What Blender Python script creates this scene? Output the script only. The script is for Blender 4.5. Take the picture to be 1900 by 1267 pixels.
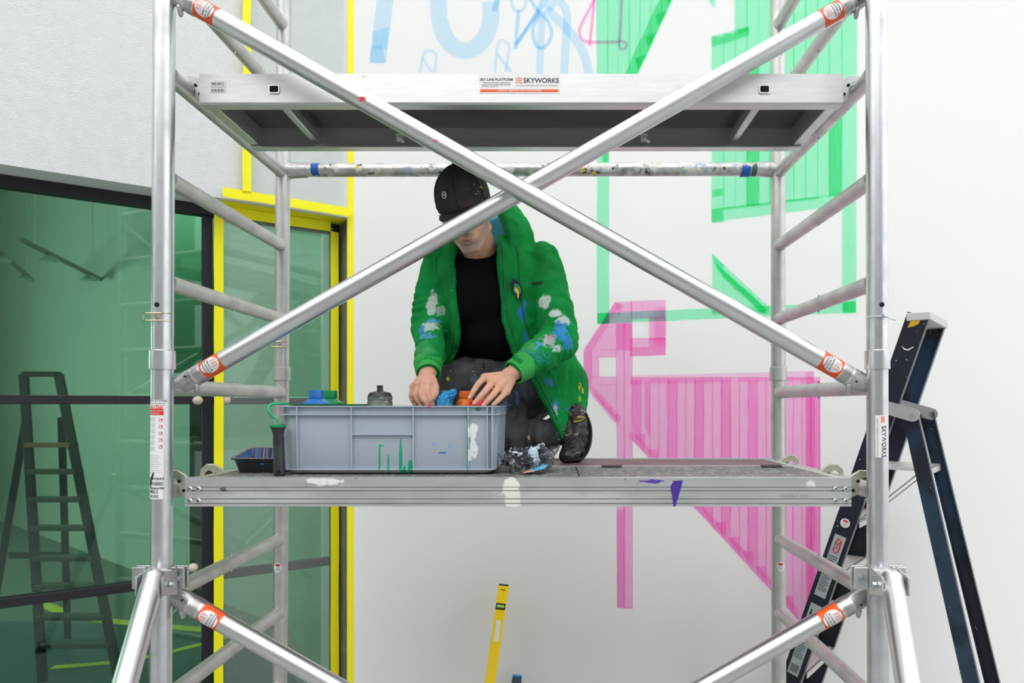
import bpy, bmesh, math, random
import numpy as np
from mathutils import Vector, Matrix, Euler, noise as mnoise
R = random.Random(7)
sc = bpy.context.scene
for o in list(bpy.data.objects): bpy.data.objects.remove(o)
COL = sc.collection
F = 1267.0; CX = 1028.0; CY = 752.0; EYE = 1.6
# ------------------------------------------------------------------ camera, sky, light, exposure
cd = bpy.data.cameras.new('camera'); cam = bpy.data.objects.new('camera', cd); COL.objects.link(cam)
cam.location = (0, 0, EYE); cam.rotation_euler = (math.pi/2, 0, 0)
cd.sensor_width = 36; cd.lens = 36*F/1900; cd.shift_x = (950-CX)/1900; cd.shift_y = (CY-633.5)/1900
cd.clip_start = 0.02
cd.dof.use_dof = True; cd.dof.focus_distance = 2.0; cd.dof.aperture_fstop = 4.5
sc.camera = cam
sc.cycles.transparent_max_bounces = 48
sc.view_settings.view_transform = 'Standard'; sc.view_settings.look = 'None'
sc.view_settings.gamma = 1; sc.view_settings.exposure = 0.0; sc.view_settings.use_curve_mapping = False
wd = bpy.data.worlds.new('overcast_sky'); sc.world = wd; wd.use_nodes = True
nt = wd.node_tree; nt.nodes.clear()
wo = nt.nodes.new('ShaderNodeOutputWorld'); wb = nt.nodes.new('ShaderNodeBackground')
tc = nt.nodes.new('ShaderNodeTexCoord'); sx = nt.nodes.new('ShaderNodeSeparateXYZ'); cr = nt.nodes.new('ShaderNodeValToRGB')
nt.links.new(tc.outputs['Generated'], sx.inputs[0]); nt.links.new(sx.outputs['Z'], cr.inputs[0])
cr.color_ramp.elements[0].position = 0.0; cr.color_ramp.elements[0].color = (.57, .60, .63, 1)
cr.color_ramp.elements[1].position = 0.75; cr.color_ramp.elements[1].color = (1, 1.0, 1.0, 1)
e = cr.color_ramp.elements.new(0.2); e.color = (.78, .81, .84, 1)
nt.links.new(cr.outputs[0], wb.inputs[0]); wb.inputs[1].default_value = 1.92
nt.links.new(wb.outputs[0], wo.inputs[0])
sun_d = bpy.data.lights.new('veiled_sun', 'SUN'); sun_d.energy = 0.85; sun_d.angle = math.radians(40); sun_d.color = (1, .98, .95)
sun = bpy.data.objects.new('veiled_sun', sun_d); COL.objects.link(sun); sun.rotation_euler = Euler((math.radians(38), math.radians(-14), 0))

# ------------------------------------------------------------------ helpers
def W(px, py, Y): return Vector(((px-CX)/F*Y, Y, EYE+(CY-py)/F*Y))
def wloc(o):
    v = Vector((0, 0, 0))
    while o is not None: v += o.location; o = o.parent
    return v
def tag(o, label=None, cat=None, group=None, kind=None):
    if label: o['label'] = label
    if cat: o['category'] = cat
    if group: o['group'] = group
    if kind: o['kind'] = kind
    return o
def thing(name, label, cat, loc, group=None):
    o = bpy.data.objects.new(name, None); COL.objects.link(o); o.location = loc; o.empty_display_size = .05
    return tag(o, label, cat, group)
def mesh_of(bm, name, smooth=True, ang=35):
    me = bpy.data.meshes.new(name); bmesh.ops.recalc_face_normals(bm, faces=bm.faces[:]); bm.to_mesh(me); bm.free()
    if smooth:
        me.shade_smooth(); me.set_sharp_from_angle(angle=math.radians(ang))
    return me
def link(name, me, mat, parent=None):
    o = bpy.data.objects.new(name, me); COL.objects.link(o)
    if mat is not None and len(me.materials) == 0: me.materials.append(mat)
    if parent is not None:
        me.transform(Matrix.Translation(-wloc(parent))); o.parent = parent
    return o
def part(name, bm, mat, parent=None, bev=0, smooth=True, label=None, kind=None, ang=35):
    me = mesh_of(bm, name, smooth, ang); o = link(name, me, mat, parent)
    if bev:
        m = o.modifiers.new('bevel', 'BEVEL'); m.width = bev; m.segments = 2; m.limit_method = 'ANGLE'
    if label: o['label'] = label
    if kind: o['kind'] = kind
    return o
def solo(name, bm, mat, loc, label, cat, group=None, kind=None, bev=0):
    me = mesh_of(bm, name); me.transform(Matrix.Translation(-Vector(loc)))
    o = bpy.data.objects.new(name, me); COL.objects.link(o); o.location = loc; me.materials.append(mat)
    if bev:
        m = o.modifiers.new('bevel', 'BEVEL'); m.width = bev; m.segments = 2; m.limit_method = 'ANGLE'
    return tag(o, label, cat, group, kind)
def NB(): return bmesh.new()
def basis(d):
    d = d.normalized(); up = Vector((0, 0, 1)) if abs(d.z) < .95 else Vector((0, 1, 0))
    a = d.cross(up).normalized(); b = a.cross(d).normalized()
    return a, b
def box(bm, c, s, rot=None):
    m = Matrix.Translation(Vector(c)) @ (rot.to_4x4() if rot else Matrix.Identity(4)) @ Matrix.Diagonal((s[0], s[1], s[2], 1))
    bmesh.ops.create_cube(bm, size=1, matrix=m); return bm
def boxb(bm, a, b):
    a = Vector(a); b = Vector(b); return box(bm, (a+b)/2, (abs(b.x-a.x), abs(b.y-a.y), abs(b.z-a.z)))
def rings(bm, rs, cap=True, closed=True):
    vs = [[bm.verts.new(p) for p in r] for r in rs]
    n = len(vs[0])
    for i in range(len(vs)-1):
        for j in range(n if closed else n-1):
            k = (j+1) % n
            bm.faces.new((vs[i][j], vs[i][k], vs[i+1][k], vs[i+1][j]))
    if cap and closed: bm.faces.new(vs[0][::-1]); bm.faces.new(vs[-1])
    return vs
def prof(bm, p1, p2, pr, seg=24, cap=True):
    """surface of revolution along p1->p2; pr = [(t in metres, radius)]"""
    p1 = Vector(p1); d = (Vector(p2)-p1).normalized(); a, b = basis(d)
    rings(bm, [[p1+d*t+(a*math.cos(2*math.pi*j/seg)+b*math.sin(2*math.pi*j/seg))*max(r, 1e-5) for j in range(seg)] for t, r in pr], cap)
    return bm
def cyl(bm, p1, p2, r, r2=None, seg=24):
    L = (Vector(p2)-Vector(p1)).length
    return prof(bm, p1, p2, [(0, r), (L, r if r2 is None else r2)], seg)
def tcap(bm, p1, p2, r1, r2, seg=16, k=5):
    L = (Vector(p2)-Vector(p1)).length
    if L < 1e-5: return bm
    pr = [(-r1*math.cos(i/k*math.pi/2), r1*math.sin(i/k*math.pi/2)) for i in range(0, k+1)]
    pr += [(L+r2*math.sin(i/k*math.pi/2), r2*math.cos(i/k*math.pi/2)) for i in range(0, k+1)]
    return prof(bm, p1, p2, pr, seg)
def ell(bm, c, r, rot=None, u=24, v=16):
    m = Matrix.Translation(Vector(c)) @ (rot.to_4x4() if rot else Matrix.Identity(4)) @ Matrix.Diagonal((r[0], r[1], r[2], 1))
    bmesh.ops.create_uvsphere(bm, u_segments=u, v_segments=v, radius=1, matrix=m); return bm
def chain(bm, pts, rad, seg=12):
    for i in range(len(pts)-1): tcap(bm, pts[i], pts[i+1], rad[i], rad[i+1], seg, 4)
    return bm
def sweep(bm, pts, r, seg=8, closed=False):
    pts = [Vector(p) for p in pts]; rs = []; n = len(pts); a = None
    for i, p in enumerate(pts):
        d = (pts[min(i+1, n-1)]-pts[max(i-1, 0)]).normalized()
        if a is None: a, b = basis(d)
        else:
            a = (a-d*a.dot(d)).normalized(); b = d.cross(a)
        rr = r[i] if isinstance(r, (list, tuple)) else r
        rs.append([p+(a*math.cos(2*math.pi*j/seg)+b*math.sin(2*math.pi*j/seg))*rr for j in range(seg)])
    rings(bm, rs); return bm
def spline(pts, n=8):
    pts = [Vector(p) for p in pts]; out = []
    for i in range(len(pts)-1):
        p0 = pts[max(i-1, 0)]; p1 = pts[i]; p2 = pts[i+1]; p3 = pts[min(i+2, len(pts)-1)]
        for k in range(n):
            t = k/n
            out.append(.5*((2*p1)+(p2-p0)*t+(2*p0-5*p1+4*p2-p3)*t*t+(3*p1-p0-3*p2+p3)*t**3))
    out.append(pts[-1]); return out
def prism(bm, pts, vec):
    vec = Vector(vec); a = [bm.verts.new(Vector(p)) for p in pts]; b = [bm.verts.new(Vector(p)+vec) for p in pts]
    n = len(a); bm.faces.new(a[::-1]); bm.faces.new(b)
    for i in range(n): bm.faces.new((a[i], a[(i+1) % n], b[(i+1) % n], b[i]))
    return bm
def interp(x, xs, ys):
    return float(np.interp(x, xs, ys))
def bake(bm, mods, name):
    me = bpy.data.meshes.new(name); bmesh.ops.recalc_face_normals(bm, faces=bm.faces[:]); bm.to_mesh(me); bm.free()
    o = bpy.data.objects.new('tmp_'+name, me); COL.objects.link(o)
    for t, kw in mods:
        m = o.modifiers.new(t, t)
        for k, v in kw.items(): setattr(m, k, v)
    dg = bpy.context.evaluated_depsgraph_get(); dg.update()
    ev = o.evaluated_get(dg); out = bpy.data.meshes.new_from_object(ev)
    bpy.data.objects.remove(o); bpy.data.meshes.remove(me)
    out.shade_smooth(); return out
def wrinkle(me, amp, sc_, stretch=(1, 1, 1), seed=0):
    n = len(me.vertices); co = np.empty(n*3); me.vertices.foreach_get('co', co); co = co.reshape(-1, 3)
    no = np.array([v.normal[:] for v in me.vertices])
    s = np.array(stretch)
    out = co.copy()
    for i in range(n):
        p = Vector((co[i]*s*sc_+seed).tolist())
        w = mnoise.fractal(p, .9, 2.1, 3)
        w = (1-abs(w)*2)*.6+w*.4
        out[i] += no[i]*amp*w
    me.vertices.foreach_set('co', out.ravel()); me.update()

# ------------------------------------------------------------------ materials
def newmat(name):
    m = bpy.data.materials.new(name); m.use_nodes = True; n = m.node_tree.nodes; l = m.node_tree.links
    return m, n, l, n['Principled BSDF']
def c4(c): return (c[0], c[1], c[2], 1)
def srgb(r, g, b):
    f = lambda v: ((v/255+.055)/1.055)**2.4 if v/255 > .04045 else v/255/12.92
    return (f(r), f(g), f(b))
class MB:
    """material whose base colour can be layered with real stains"""
    def __init__(s, name, col, rough=.5, metal=0, var=None, bump=None, rvar=0, spec=None, org=(0, 0, 0), stretch=None):
        s.m, s.n, s.l, s.p = newmat(name); s.org = Vector(org)
        s.p.inputs['Metallic'].default_value = metal; s.p.inputs['Roughness'].default_value = rough
        if spec is not None: s.p.inputs['Specular IOR Level'].default_value = spec
        t = s.n.new('ShaderNodeTexCoord'); s.co = t.outputs['Object']
        if stretch:
            mp = s.n.new('ShaderNodeMapping'); mp.inputs['Scale'].default_value = stretch
            s.l.new(s.co, mp.inputs[0]); s.sco = mp.outputs[0]
        else: s.sco = s.co
        rgb = s.n.new('ShaderNodeRGB'); rgb.outputs[0].default_value = c4(col); s.c = rgb.outputs[0]; s.rough = None; s.metal0 = metal; s.paint = None
        if var:
            nz = s.noise(var[0], 6, s.sco); s.c = s.mix(s.c, tuple(c*var[1] for c in col), s.rng(nz, .35, .68))
            if rvar: s.l.new(s.rng(nz, .3, .7, rough-rvar, rough+rvar), s.p.inputs['Roughness'])
        if bump:
            nz = s.noise(bump[0], 5, s.sco); b = s.n.new('ShaderNodeBump'); b.inputs['Strength'].default_value = bump[1]
            b.inputs['Distance'].default_value = bump[2] if len(bump) > 2 else .002
            s.l.new(nz, b.inputs['Height']); s.l.new(b.outputs[0], s.p.inputs['Normal'])
    def noise(s, scale, det=4, co=None, dist=0):
        n = s.n.new('ShaderNodeTexNoise'); n.inputs['Scale'].default_value = scale; n.inputs['Detail'].default_value = det
        n.inputs['Distortion'].default_value = dist; s.l.new(co or s.co, n.inputs['Vector']); return n.outputs['Fac']
    def rng(s, v, a, b, c=0, d=1):
        n = s.n.new('ShaderNodeMapRange'); n.inputs[1].default_value = a; n.inputs[2].default_value = b
        n.inputs[3].default_value = c; n.inputs[4].default_value = d; s.l.new(v, n.inputs[0]); return n.outputs[0]
    def math(s, op, a, b):
        n = s.n.new('ShaderNodeMath'); n.operation = op
        for i, v in enumerate((a, b)):
            if isinstance(v, (int, float)): n.inputs[i].default_value = v
            else: s.l.new(v, n.inputs[i])
        return n.outputs[0]
    def mix(s, a, b, f):
        n = s.n.new('ShaderNodeMix'); n.data_type = 'RGBA'
        for i, v in ((6, a), (7, b)):
            if isinstance(v, tuple): n.inputs[i].default_value = c4(v)
            else: s.l.new(v, n.inputs[i])
        if isinstance(f, (int, float)): n.inputs[0].default_value = f
        else: s.l.new(f, n.inputs[0])
        return n.outputs[2]
    def layer(s, col, f):
        s.c = s.mix(s.c, col, f)
        s.paint = f if s.paint is None else s.math('MAXIMUM', s.paint, f)
        return s
    def blotch(s, c, r, col, ns=40, k=1.0, soft=.12, amt=1.0):
        a = s.n.new('ShaderNodeVectorMath'); a.operation = 'SUBTRACT'; s.l.new(s.co, a.inputs[0]); a.inputs[1].default_value = Vector(c)-s.org
        d = s.n.new('ShaderNodeVectorMath'); d.operation = 'DIVIDE'; s.l.new(a.outputs[0], d.inputs[0]); d.inputs[1].default_value = r
        ln = s.n.new('ShaderNodeVectorMath'); ln.operation = 'LENGTH'; s.l.new(d.outputs[0], ln.inputs[0])
        nz = s.math('MULTIPLY', s.math('SUBTRACT', s.noise(ns, 4), .5), k*2)
        v = s.math('ADD', ln.outputs[1], nz)
        return s.layer(col, s.rng(v, 1.0, 1.0-soft, 0, amt))
    def specks(s, scale, size, col, mscale=4, thr=.5, soft=.02, seed=0):
        mp = s.n.new('ShaderNodeMapping'); mp.inputs['Location'].default_value = (seed*3.1, seed*1.7, seed*.9); s.l.new(s.co, mp.inputs[0])
        nn = s.n.new('ShaderNodeTexNoise'); nn.inputs['Scale'].default_value = scale*1.6; nn.inputs['Detail'].default_value = 3; s.l.new(mp.outputs[0], nn.inputs['Vector'])
        va = s.n.new('ShaderNodeVectorMath'); va.operation = 'MULTIPLY_ADD'; va.inputs[1].default_value = (1.3/scale,)*3; s.l.new(nn.outputs['Color'], va.inputs[0]); s.l.new(mp.outputs[0], va.inputs[2])
        v = s.n.new('ShaderNodeTexVoronoi'); v.inputs['Scale'].default_value = scale; s.l.new(va.outputs[0], v.inputs['Vector'])
        a = s.rng(v.outputs['Distance'], size, size-soft); b = s.rng(s.noise(mscale, 2, mp.outputs[0]), thr, thr+.04)
        return s.layer(col, s.math('MULTIPLY', a, b))
    def done(s):
        s.l.new(s.c, s.p.inputs['Base Color'])
        if s.paint is not None and s.metal0:
            s.l.new(s.math('MULTIPLY', s.math('SUBTRACT', 1.0, s.paint), s.metal0), s.p.inputs['Metallic'])
        return s.m
def simple(name, col, rough=.5, metal=0, **k): return MB(name, col, rough, metal, **k).done()

ALU = MB('bright_aluminium_tube', (.80, .81, .82), .37, 1, var=(9, .86), rvar=.06, bump=(120, .08, .0006)).specks(60, .07, (.55, .56, .58), 6, .62).done()
ALUW = MB('worn_aluminium_tube', (.74, .755, .77), .34, .95, var=(14, .78), rvar=.08, bump=(160, .15, .0006)).specks(70, .10, (.75, .75, .73), 7, .58).specks(90, .08, (.18, .18, .18), 9, .66, seed=2).done()
ALUR = MB('dull_oxidised_aluminium', (.64, .635, .61), .45, .8, var=(14, .84), rvar=.08, bump=(180, .2, .0006)).specks(80, .1, (.3, .29, .27), 9, .6).done()
ALUP = MB('paint_spattered_aluminium', (.70, .70, .68), .42, .85, var=(25, .7), bump=(150, .25, .0008)).specks(25, .30, (.62, .63, .60), 12, .44, .1).specks(30, .2, (.10, .10, .09), 16, .58, .08, 1).specks(45, .16, (.75, .55, .05), 9, .62, seed=3).specks(40, .16, (.28, .42, .62), 7, .58, .1, 4).specks(80, .12, (.8, .05, .1), 6, .66, seed=5).done()
BEAM = MB('extruded_aluminium_beam', (.68, .69, .69), .40, .85, var=(7, .88), rvar=.06, stretch=(1, 1, 12)).done()
BEAMU = MB('white_sheened_aluminium_beam', (.74, .74, .745), .45, .7, var=(10, .90), stretch=(1, 1, 12)).specks(40, .12, (.5, .5, .5), 6, .6).done()
STEEL = simple('zinc_plated_steel', (.62, .66, .68), .28, 1)
BRASS = simple('yellow_zinc_wire', (.72, .62, .36), .3, 1)
CAST = MB('cast_aluminium', (.60, .60, .60), .42, .9, var=(30, .72), bump=(90, .2, .001)).done()
HOLE = simple('black_hole', (.004, .004, .004), .9)
WHITE_ST = simple('white_sticker', (.82, .82, .81), .4)
ORANGE_ST = simple('orange_sticker', srgb(240, 88, 20), .4)
RED_ST = simple('red_sticker', srgb(215, 35, 35), .4)
NAVY = simple('navy_print', srgb(35, 42, 66), .5)
BLACK_PR = simple('black_print', (.015, .015, .017), .5)
GREYPR = simple('grey_print', (.35, .36, .38), .5)
WHITE_PR = simple('white_print', (.85, .85, .85), .5)

# ------------------------------------------------------------------ print helpers
_cache = {}
def textverts(s, size, bold=0, align='CENTER', sx=1.0):
    cu = bpy.data.curves.new('t', 'FONT'); cu.body = s; cu.size = size; cu.align_x = align; cu.align_y = 'CENTER'; cu.offset = bold*size
    cu.resolution_u = 3
    o = bpy.data.objects.new('t', cu); COL.objects.link(o); dg = bpy.context.evaluated_depsgraph_get(); dg.update()
    me = bpy.data.meshes.new_from_object(o.evaluated_get(dg)); vs = [(v.co.x*sx, v.co.y) for v in me.vertices]; fs = [tuple(p.vertices) for p in me.polygons]
    bpy.data.objects.remove(o); bpy.data.curves.remove(cu); bpy.data.meshes.remove(me)
    return vs, fs
def text(items, fmap, mat, parent, name='lettering', lift=.0006):
    """items: (string,size,u,v[,bold,align,sx]) all joined into one lettering mesh"""
    bm = NB()
    for it in items:
        s, size, u0, v0 = it[:4]; kw = it[4] if len(it) > 4 else {}
        vs, fs = textverts(s, size, **kw)
        bv = [bm.verts.new(fmap(u0+a, v0+b, lift)) for a, b in vs]
        for f in fs:
            try: bm.faces.new([bv[i] for i in f])
            except ValueError: pass
    me = bpy.data.meshes.new(name); bm.to_mesh(me); bm.free()
    return link(name, me, mat, parent)
def flatmap(o, ex, ey, n):
    o = Vector(o); ex = Vector(ex); ey = Vector(ey); n = Vector(n)
    return lambda u, v, l=0: o+ex*u+ey*v+n*l
def cylmap(o, axis, face, r, along=True, flip=1):
    """surface of a tube. along: u runs on the axis, v round it; else u round it, v on the axis"""
    o = Vector(o); a = Vector(axis).normalized(); f = Vector(face); f = (f-a*f.dot(a)).normalized(); t = f.cross(a)*-1
    def m(u, v, l=0):
        if along: x, w = u, v
        else: x, w = v, u
        ph = w/r*flip
        return o+a*x+(f*math.cos(ph)+t*math.sin(ph))*(r+l)
    return m
def patch(bm, fmap, u0, u1, v0, v1, lift=.0003, nu=12, nv=12, oval=False):
    if oval:
        cu, cv, ru, rv = (u0+u1)/2, (v0+v1)/2, (u1-u0)/2, (v1-v0)/2
        c = bm.verts.new(fmap(cu, cv, lift)); prev = [c]*24
        for k in range(1, 11):
            ring = [bm.verts.new(fmap(cu+ru*k/10*math.cos(a*math.pi/12), cv+rv*k/10*math.sin(a*math.pi/12), lift)) for a in range(24)]
            for j in range(24):
                q = (j+1) % 24
                if k == 1: bm.faces.new((c, ring[j], ring[q]))
                else: bm.faces.new((prev[j], ring[j], ring[q], prev[q]))
            prev = ring
        return bm
    g = [[bm.verts.new(fmap(u0+(u1-u0)*i/nu, v0+(v1-v0)*j/nv, lift)) for j in range(nv+1)] for i in range(nu+1)]
    for i in range(nu):
        for j in range(nv): bm.faces.new((g[i][j], g[i+1][j], g[i+1][j+1], g[i][j+1]))
    return bm
def ppart(name, fmap, rects, mat, parent, lift=.0003, oval=False, label=None):
    bm = NB()
    for r in rects: patch(bm, fmap, *r, lift=lift, oval=oval, nu=20, nv=24)
    me = bpy.data.meshes.new(name); bm.to_mesh(me); bm.free(); me.shade_smooth(); o = link(name, me, mat, parent)
    if label: o['label'] = label
    return o
#@@STRUCTURE
# ------------------------------------------------------------------ the setting
WALLY = 3.2
CORN = Vector((-.967, WALLY, 0)); U = Vector((-.827, -.562, 0)).normalized(); N = Vector((.562, -.827, 0)).normalized()
G = .165
def fac(px, py, off=0.0):
    d = Vector(((px-CX)/F, 1, (CY-py)/F)); P0 = CORN+N*off; P0.z = 0
    t = (P0.dot(N))/(d.dot(N)); p = d*t; p.z += EYE; return p
SOFF = 1.6+.879
bm = NB(); box(bm, (0, 4, -.05), (24, 22, .1)); 
tag(part('floor', bm, MB('concrete_paving', (.33, .34, .33), .8, var=(3, .8), bump=(60, .3, .003)).done()), kind='structure')
WALLM = MB('smooth_white_render', (.86, .86, .85), .65, var=(1.3, .975), bump=(45, .06, .002)).specks(14, .03, (.6, .6, .58), 5, .6).done()
bm = NB(); cb = CORN-N*.45; pts = [(CORN.x, WALLY, 0), (3.6, WALLY, 0), (3.6, 3.6, 0), (cb.x, cb.y, 0)]
prism(bm, pts, (0, 0, 4.6)); wall = part('wall_back', bm, WALLM, smooth=False); tag(wall, kind='structure')
STUC = MB('rough_grey_stucco', (.74, .76, .77), .85, var=(30, .95), bump=(170, .55, .004)).done()
bm = NB(); q = [CORN, CORN+U*3.4, CORN+U*3.4-N*.32, CORN-N*.32]
prism(bm, [Vector((p.x, p.y, SOFF)) for p in q], (0, 0, 2.2)); wl = part('wall_left', bm, STUC, smooth=False); tag(wl, kind='structure')
YEL = MB('yellow_masking_tape', srgb(255, 247, 0), .6, var=(15, .97), bump=(60, .1, .001)).done()
FRAME = simple('dark_window_frame', (.014, .012, .020), .5)
# window
win = thing('window_1', None, None, CORN-N*G+U*1.6); win['kind'] = 'structure'
del_keys = [k for k in ('label', 'category') if k in win.keys()]
def fbar(bm, s0, s1, z0, z1, f, b):     # bar in the facade plane; f,b offsets along N
    q = [CORN+U*s0+N*f, CORN+U*s1+N*f, CORN+U*s1+N*b, CORN+U*s0+N*b]
    return prism(bm, [Vector((p.x, p.y, z0)) for p in q], (0, 0, z1-z0))
def s_of(px, off):
    p = fac(px, 700, off)-(CORN+N*off); p.z = 0; return p.dot(U)
sM = s_of(393, -G); sM2 = s_of(375, -G)
for nm, a in (('head_rail', (0, 3.4, SOFF-.045, SOFF, -G+.03, -G-.03)), ('sill_rail', (0, 3.4, 0, .06, -G+.03, -G-.03)),
              ('side_stile', (0, .03, .06, SOFF-.045, -G+.02, -G-.03)), ('side_stile', (3.36, 3.4, .06, SOFF-.045, -G+.03, -G-.03)),
              ('mullion', (sM, sM2, .06, SOFF-.045, -G+.02, -G-.03)),
              ('transom', (sM2, 3.36, 1.605, 1.64, -G+.02, -G-.03)), ('transom', (.03, sM, 1.605, 1.635, -G+.012, -G-.03)),
              ('transom', (sM2, 3.36, .825, .862, -G+.02, -G-.03)), ('transom', (.03, sM, .825, .862, -G+.012, -G-.03))):
    b_ = NB(); fbar(b_, *a); part(nm, b_, FRAME, win, bev=.002, smooth=False)
gm, n, l, p = newmat('green_tinted_glass'); n.remove(p)
tr = n.new('ShaderNodeBsdfTransparent'); tr.inputs[0].default_value = (.50, .70, .58, 1)
gl = n.new('ShaderNodeBsdfGlossy'); gl.inputs['Roughness'].default_value = .02; gl.inputs[0].default_value = (.8, .95, .88, 1)
fr = n.new('ShaderNodeFresnel'); fr.inputs[0].default_value = 1.5; mx = n.new('ShaderNodeMixShader')
ad = n.new('ShaderNodeMath'); ad.operation = 'MULTIPLY'; l.new(fr.outputs[0], ad.inputs[0]); ad.inputs[1].default_value = 1.6
l.new(ad.outputs[0], mx.inputs[0]); l.new(tr.outputs[0], mx.inputs[1]); l.new(gl.outputs[0], mx.inputs[2]); l.new(mx.outputs[0], n['Material Output'].inputs[0])
for (a, b_) in ((.03, sM), (sM2, 3.36)):
    for (z0, z1) in ((.06, .825), (.862, 1.605), (1.64, SOFF-.045)):
        bb = NB(); fbar(bb, a, b_, z0, z1, -G+.003, -G-.003); part('pane', bb, gm, win, smooth=False)
KNOB = simple('beige_knob', (.62, .55, .45), .4)
for px, py in ((367, 743), (419, 743), (358, 1053)):
    bb = NB(); c = fac(px, py, -G+.045); ell(bb, c, (.021, .021, .019)); cyl(bb, c, c-N*.04, .006); part('knob', bb, KNOB, win)
# room behind the glass
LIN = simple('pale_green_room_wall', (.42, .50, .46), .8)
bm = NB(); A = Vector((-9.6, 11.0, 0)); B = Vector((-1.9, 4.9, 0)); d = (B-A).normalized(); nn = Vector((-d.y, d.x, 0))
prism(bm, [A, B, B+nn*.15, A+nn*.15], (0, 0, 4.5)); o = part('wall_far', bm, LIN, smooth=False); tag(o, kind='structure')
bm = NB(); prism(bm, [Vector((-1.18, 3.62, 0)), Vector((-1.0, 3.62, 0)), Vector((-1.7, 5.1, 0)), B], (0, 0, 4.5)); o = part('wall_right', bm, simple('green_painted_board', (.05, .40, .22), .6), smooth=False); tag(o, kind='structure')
# unseen street block, added to give the metal something darker to mirror
bm = NB(); boxb(bm, (-16, -7.4, 0), (7, -7, 6.2)); o = part('added_wall_front', bm, MB('grey_brown_added_facade', (.27, .26, .25), .8, var=(.8, .75)).done(), smooth=False); tag(o, kind='structure')
# reveal lining and the green panel behind the glass
bm = NB(); c0_ = CORN-N*.012; c1_ = CORN-N*(G-.03); prism(bm, [c0_, c1_, c1_+U*.0015, c0_+U*.0015], (0, 0, SOFF-.004)); o = part('trim_2', bm, MB('dark_olive_reveal', (.13, .13, .09), .4, var=(12, .6), bump=(30, .4, .004)).done(), smooth=False); tag(o, kind='structure')
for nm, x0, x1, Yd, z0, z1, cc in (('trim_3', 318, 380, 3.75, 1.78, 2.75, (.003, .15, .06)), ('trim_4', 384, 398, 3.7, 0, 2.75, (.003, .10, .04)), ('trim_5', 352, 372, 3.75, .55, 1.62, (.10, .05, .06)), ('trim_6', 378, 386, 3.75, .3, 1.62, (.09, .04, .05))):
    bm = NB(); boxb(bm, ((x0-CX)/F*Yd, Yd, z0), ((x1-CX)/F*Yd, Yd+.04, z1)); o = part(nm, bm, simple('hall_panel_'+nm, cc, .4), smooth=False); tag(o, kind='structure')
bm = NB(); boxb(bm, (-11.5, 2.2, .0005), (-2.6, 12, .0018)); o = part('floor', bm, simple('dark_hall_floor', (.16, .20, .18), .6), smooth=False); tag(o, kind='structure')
# blue-green hall floor with yellow court line
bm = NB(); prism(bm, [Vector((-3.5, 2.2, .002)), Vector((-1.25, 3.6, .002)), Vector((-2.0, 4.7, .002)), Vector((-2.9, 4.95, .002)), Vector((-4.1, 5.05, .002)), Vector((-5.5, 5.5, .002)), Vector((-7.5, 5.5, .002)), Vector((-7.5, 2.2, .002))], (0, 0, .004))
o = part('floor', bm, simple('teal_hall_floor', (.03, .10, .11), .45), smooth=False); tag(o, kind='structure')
bm = NB()
def strip(bm, pts, w, z=.007, h=.002):
    pts = spline(pts, 6)
    for i in range(len(pts)-1):
        a = pts[i]; b = pts[i+1]; t = (b-a).normalized(); s = Vector((-t.y, t.x, 0))*w/2
        prism(bm, [Vector((v.x, v.y, z)) for v in (a-s, b-s, b+s, a+s)], (0, 0, h))
strip(bm, [(-7, 5.6, 0), (-4.55, 5.6, 0), (-3.6, 5.15, 0), (-2.9, 4.95, 0), (-2.3, 4.8, 0)], .09)
strip(bm, [(-3.05, 4.15, 0), (-2.6, 4.3, 0), (-2.2, 4.75, 0)], .06)
o = part('trim_1', bm, simple('yellow_court_line', (.85, .80, .02), .5), smooth=False); tag(o, kind='structure')
bm = NB(); q = [CORN+U*3.4, CORN+U*9, CORN+U*9-N*.32, CORN+U*3.4-N*.32]; prism(bm, [Vector((p.x, p.y, 0)) for p in q], (0, 0, SOFF+2.2)); o = part('wall_left', bm, STUC, smooth=False); tag(o, kind='structure')  # unseen stretch of facade, added to keep sky light out of the hall
e0 = CORN+U*8.9-N*.1; bm = NB(); prism(bm, [e0, Vector((-9.6, 11.1, 0)), Vector((-9.8, 11.1, 0)), e0+U*.15], (0, 0, 4.5)); o = part('wall_back', bm, LIN, smooth=False); tag(o, kind='structure')  # unseen end wall, added against sky light leaking into the hall
bm = NB(); prism(bm, [Vector((p.x, p.y, 4.5)) for p in (CORN-N*.3, CORN+U*9-N*.3, Vector((-10.5, 12, 0)), Vector((-1.5, 12, 0)), cb)], (0, 0, .12)); o = part('ceiling', bm, simple('hall_slab', (.4, .5, .45), .8), smooth=False); tag(o, kind='structure')
# ceiling lamps in the hall
for k, (a, b_) in enumerate((((35, 545), (190, 462)), ((-30, 610), (60, 570)))):
    t = thing('ceiling_lamp', ('grey linear lamp under hall ceiling, seen through the left pane', 'grey linear lamp cut by left edge of the photo, inside hall')[k], 'lamp', W(*a, 6.2), 'hall lamps')
    bb = NB(); p1 = W(*a, 5.4); p2 = W(*b_, 7.2); p1.z = p2.z = 2.92; cyl(bb, p1, p2, .022, seg=10); part('lamp_body', bb, simple('lamp_grey', (.16, .20, .18), .5), t)
    for f in (.15, .85):
        bb = NB(); c = p1.lerp(p2, f); cyl(bb, c, Vector((c.x, c.y, 4.5)), .004, seg=8); part('hanger', bb, STEEL, t)
    for f in (.3, .8):
        bb = NB(); c = p1.lerp(p2, f); prof(bb, c+Vector((0, 0, -.01)), c+Vector((0, 0, -.16)), [(0, .02), (.05, .10)], 4); part('shade', bb, simple('lamp_shade_green', (.36, .46, .41), .5), t)
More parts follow.
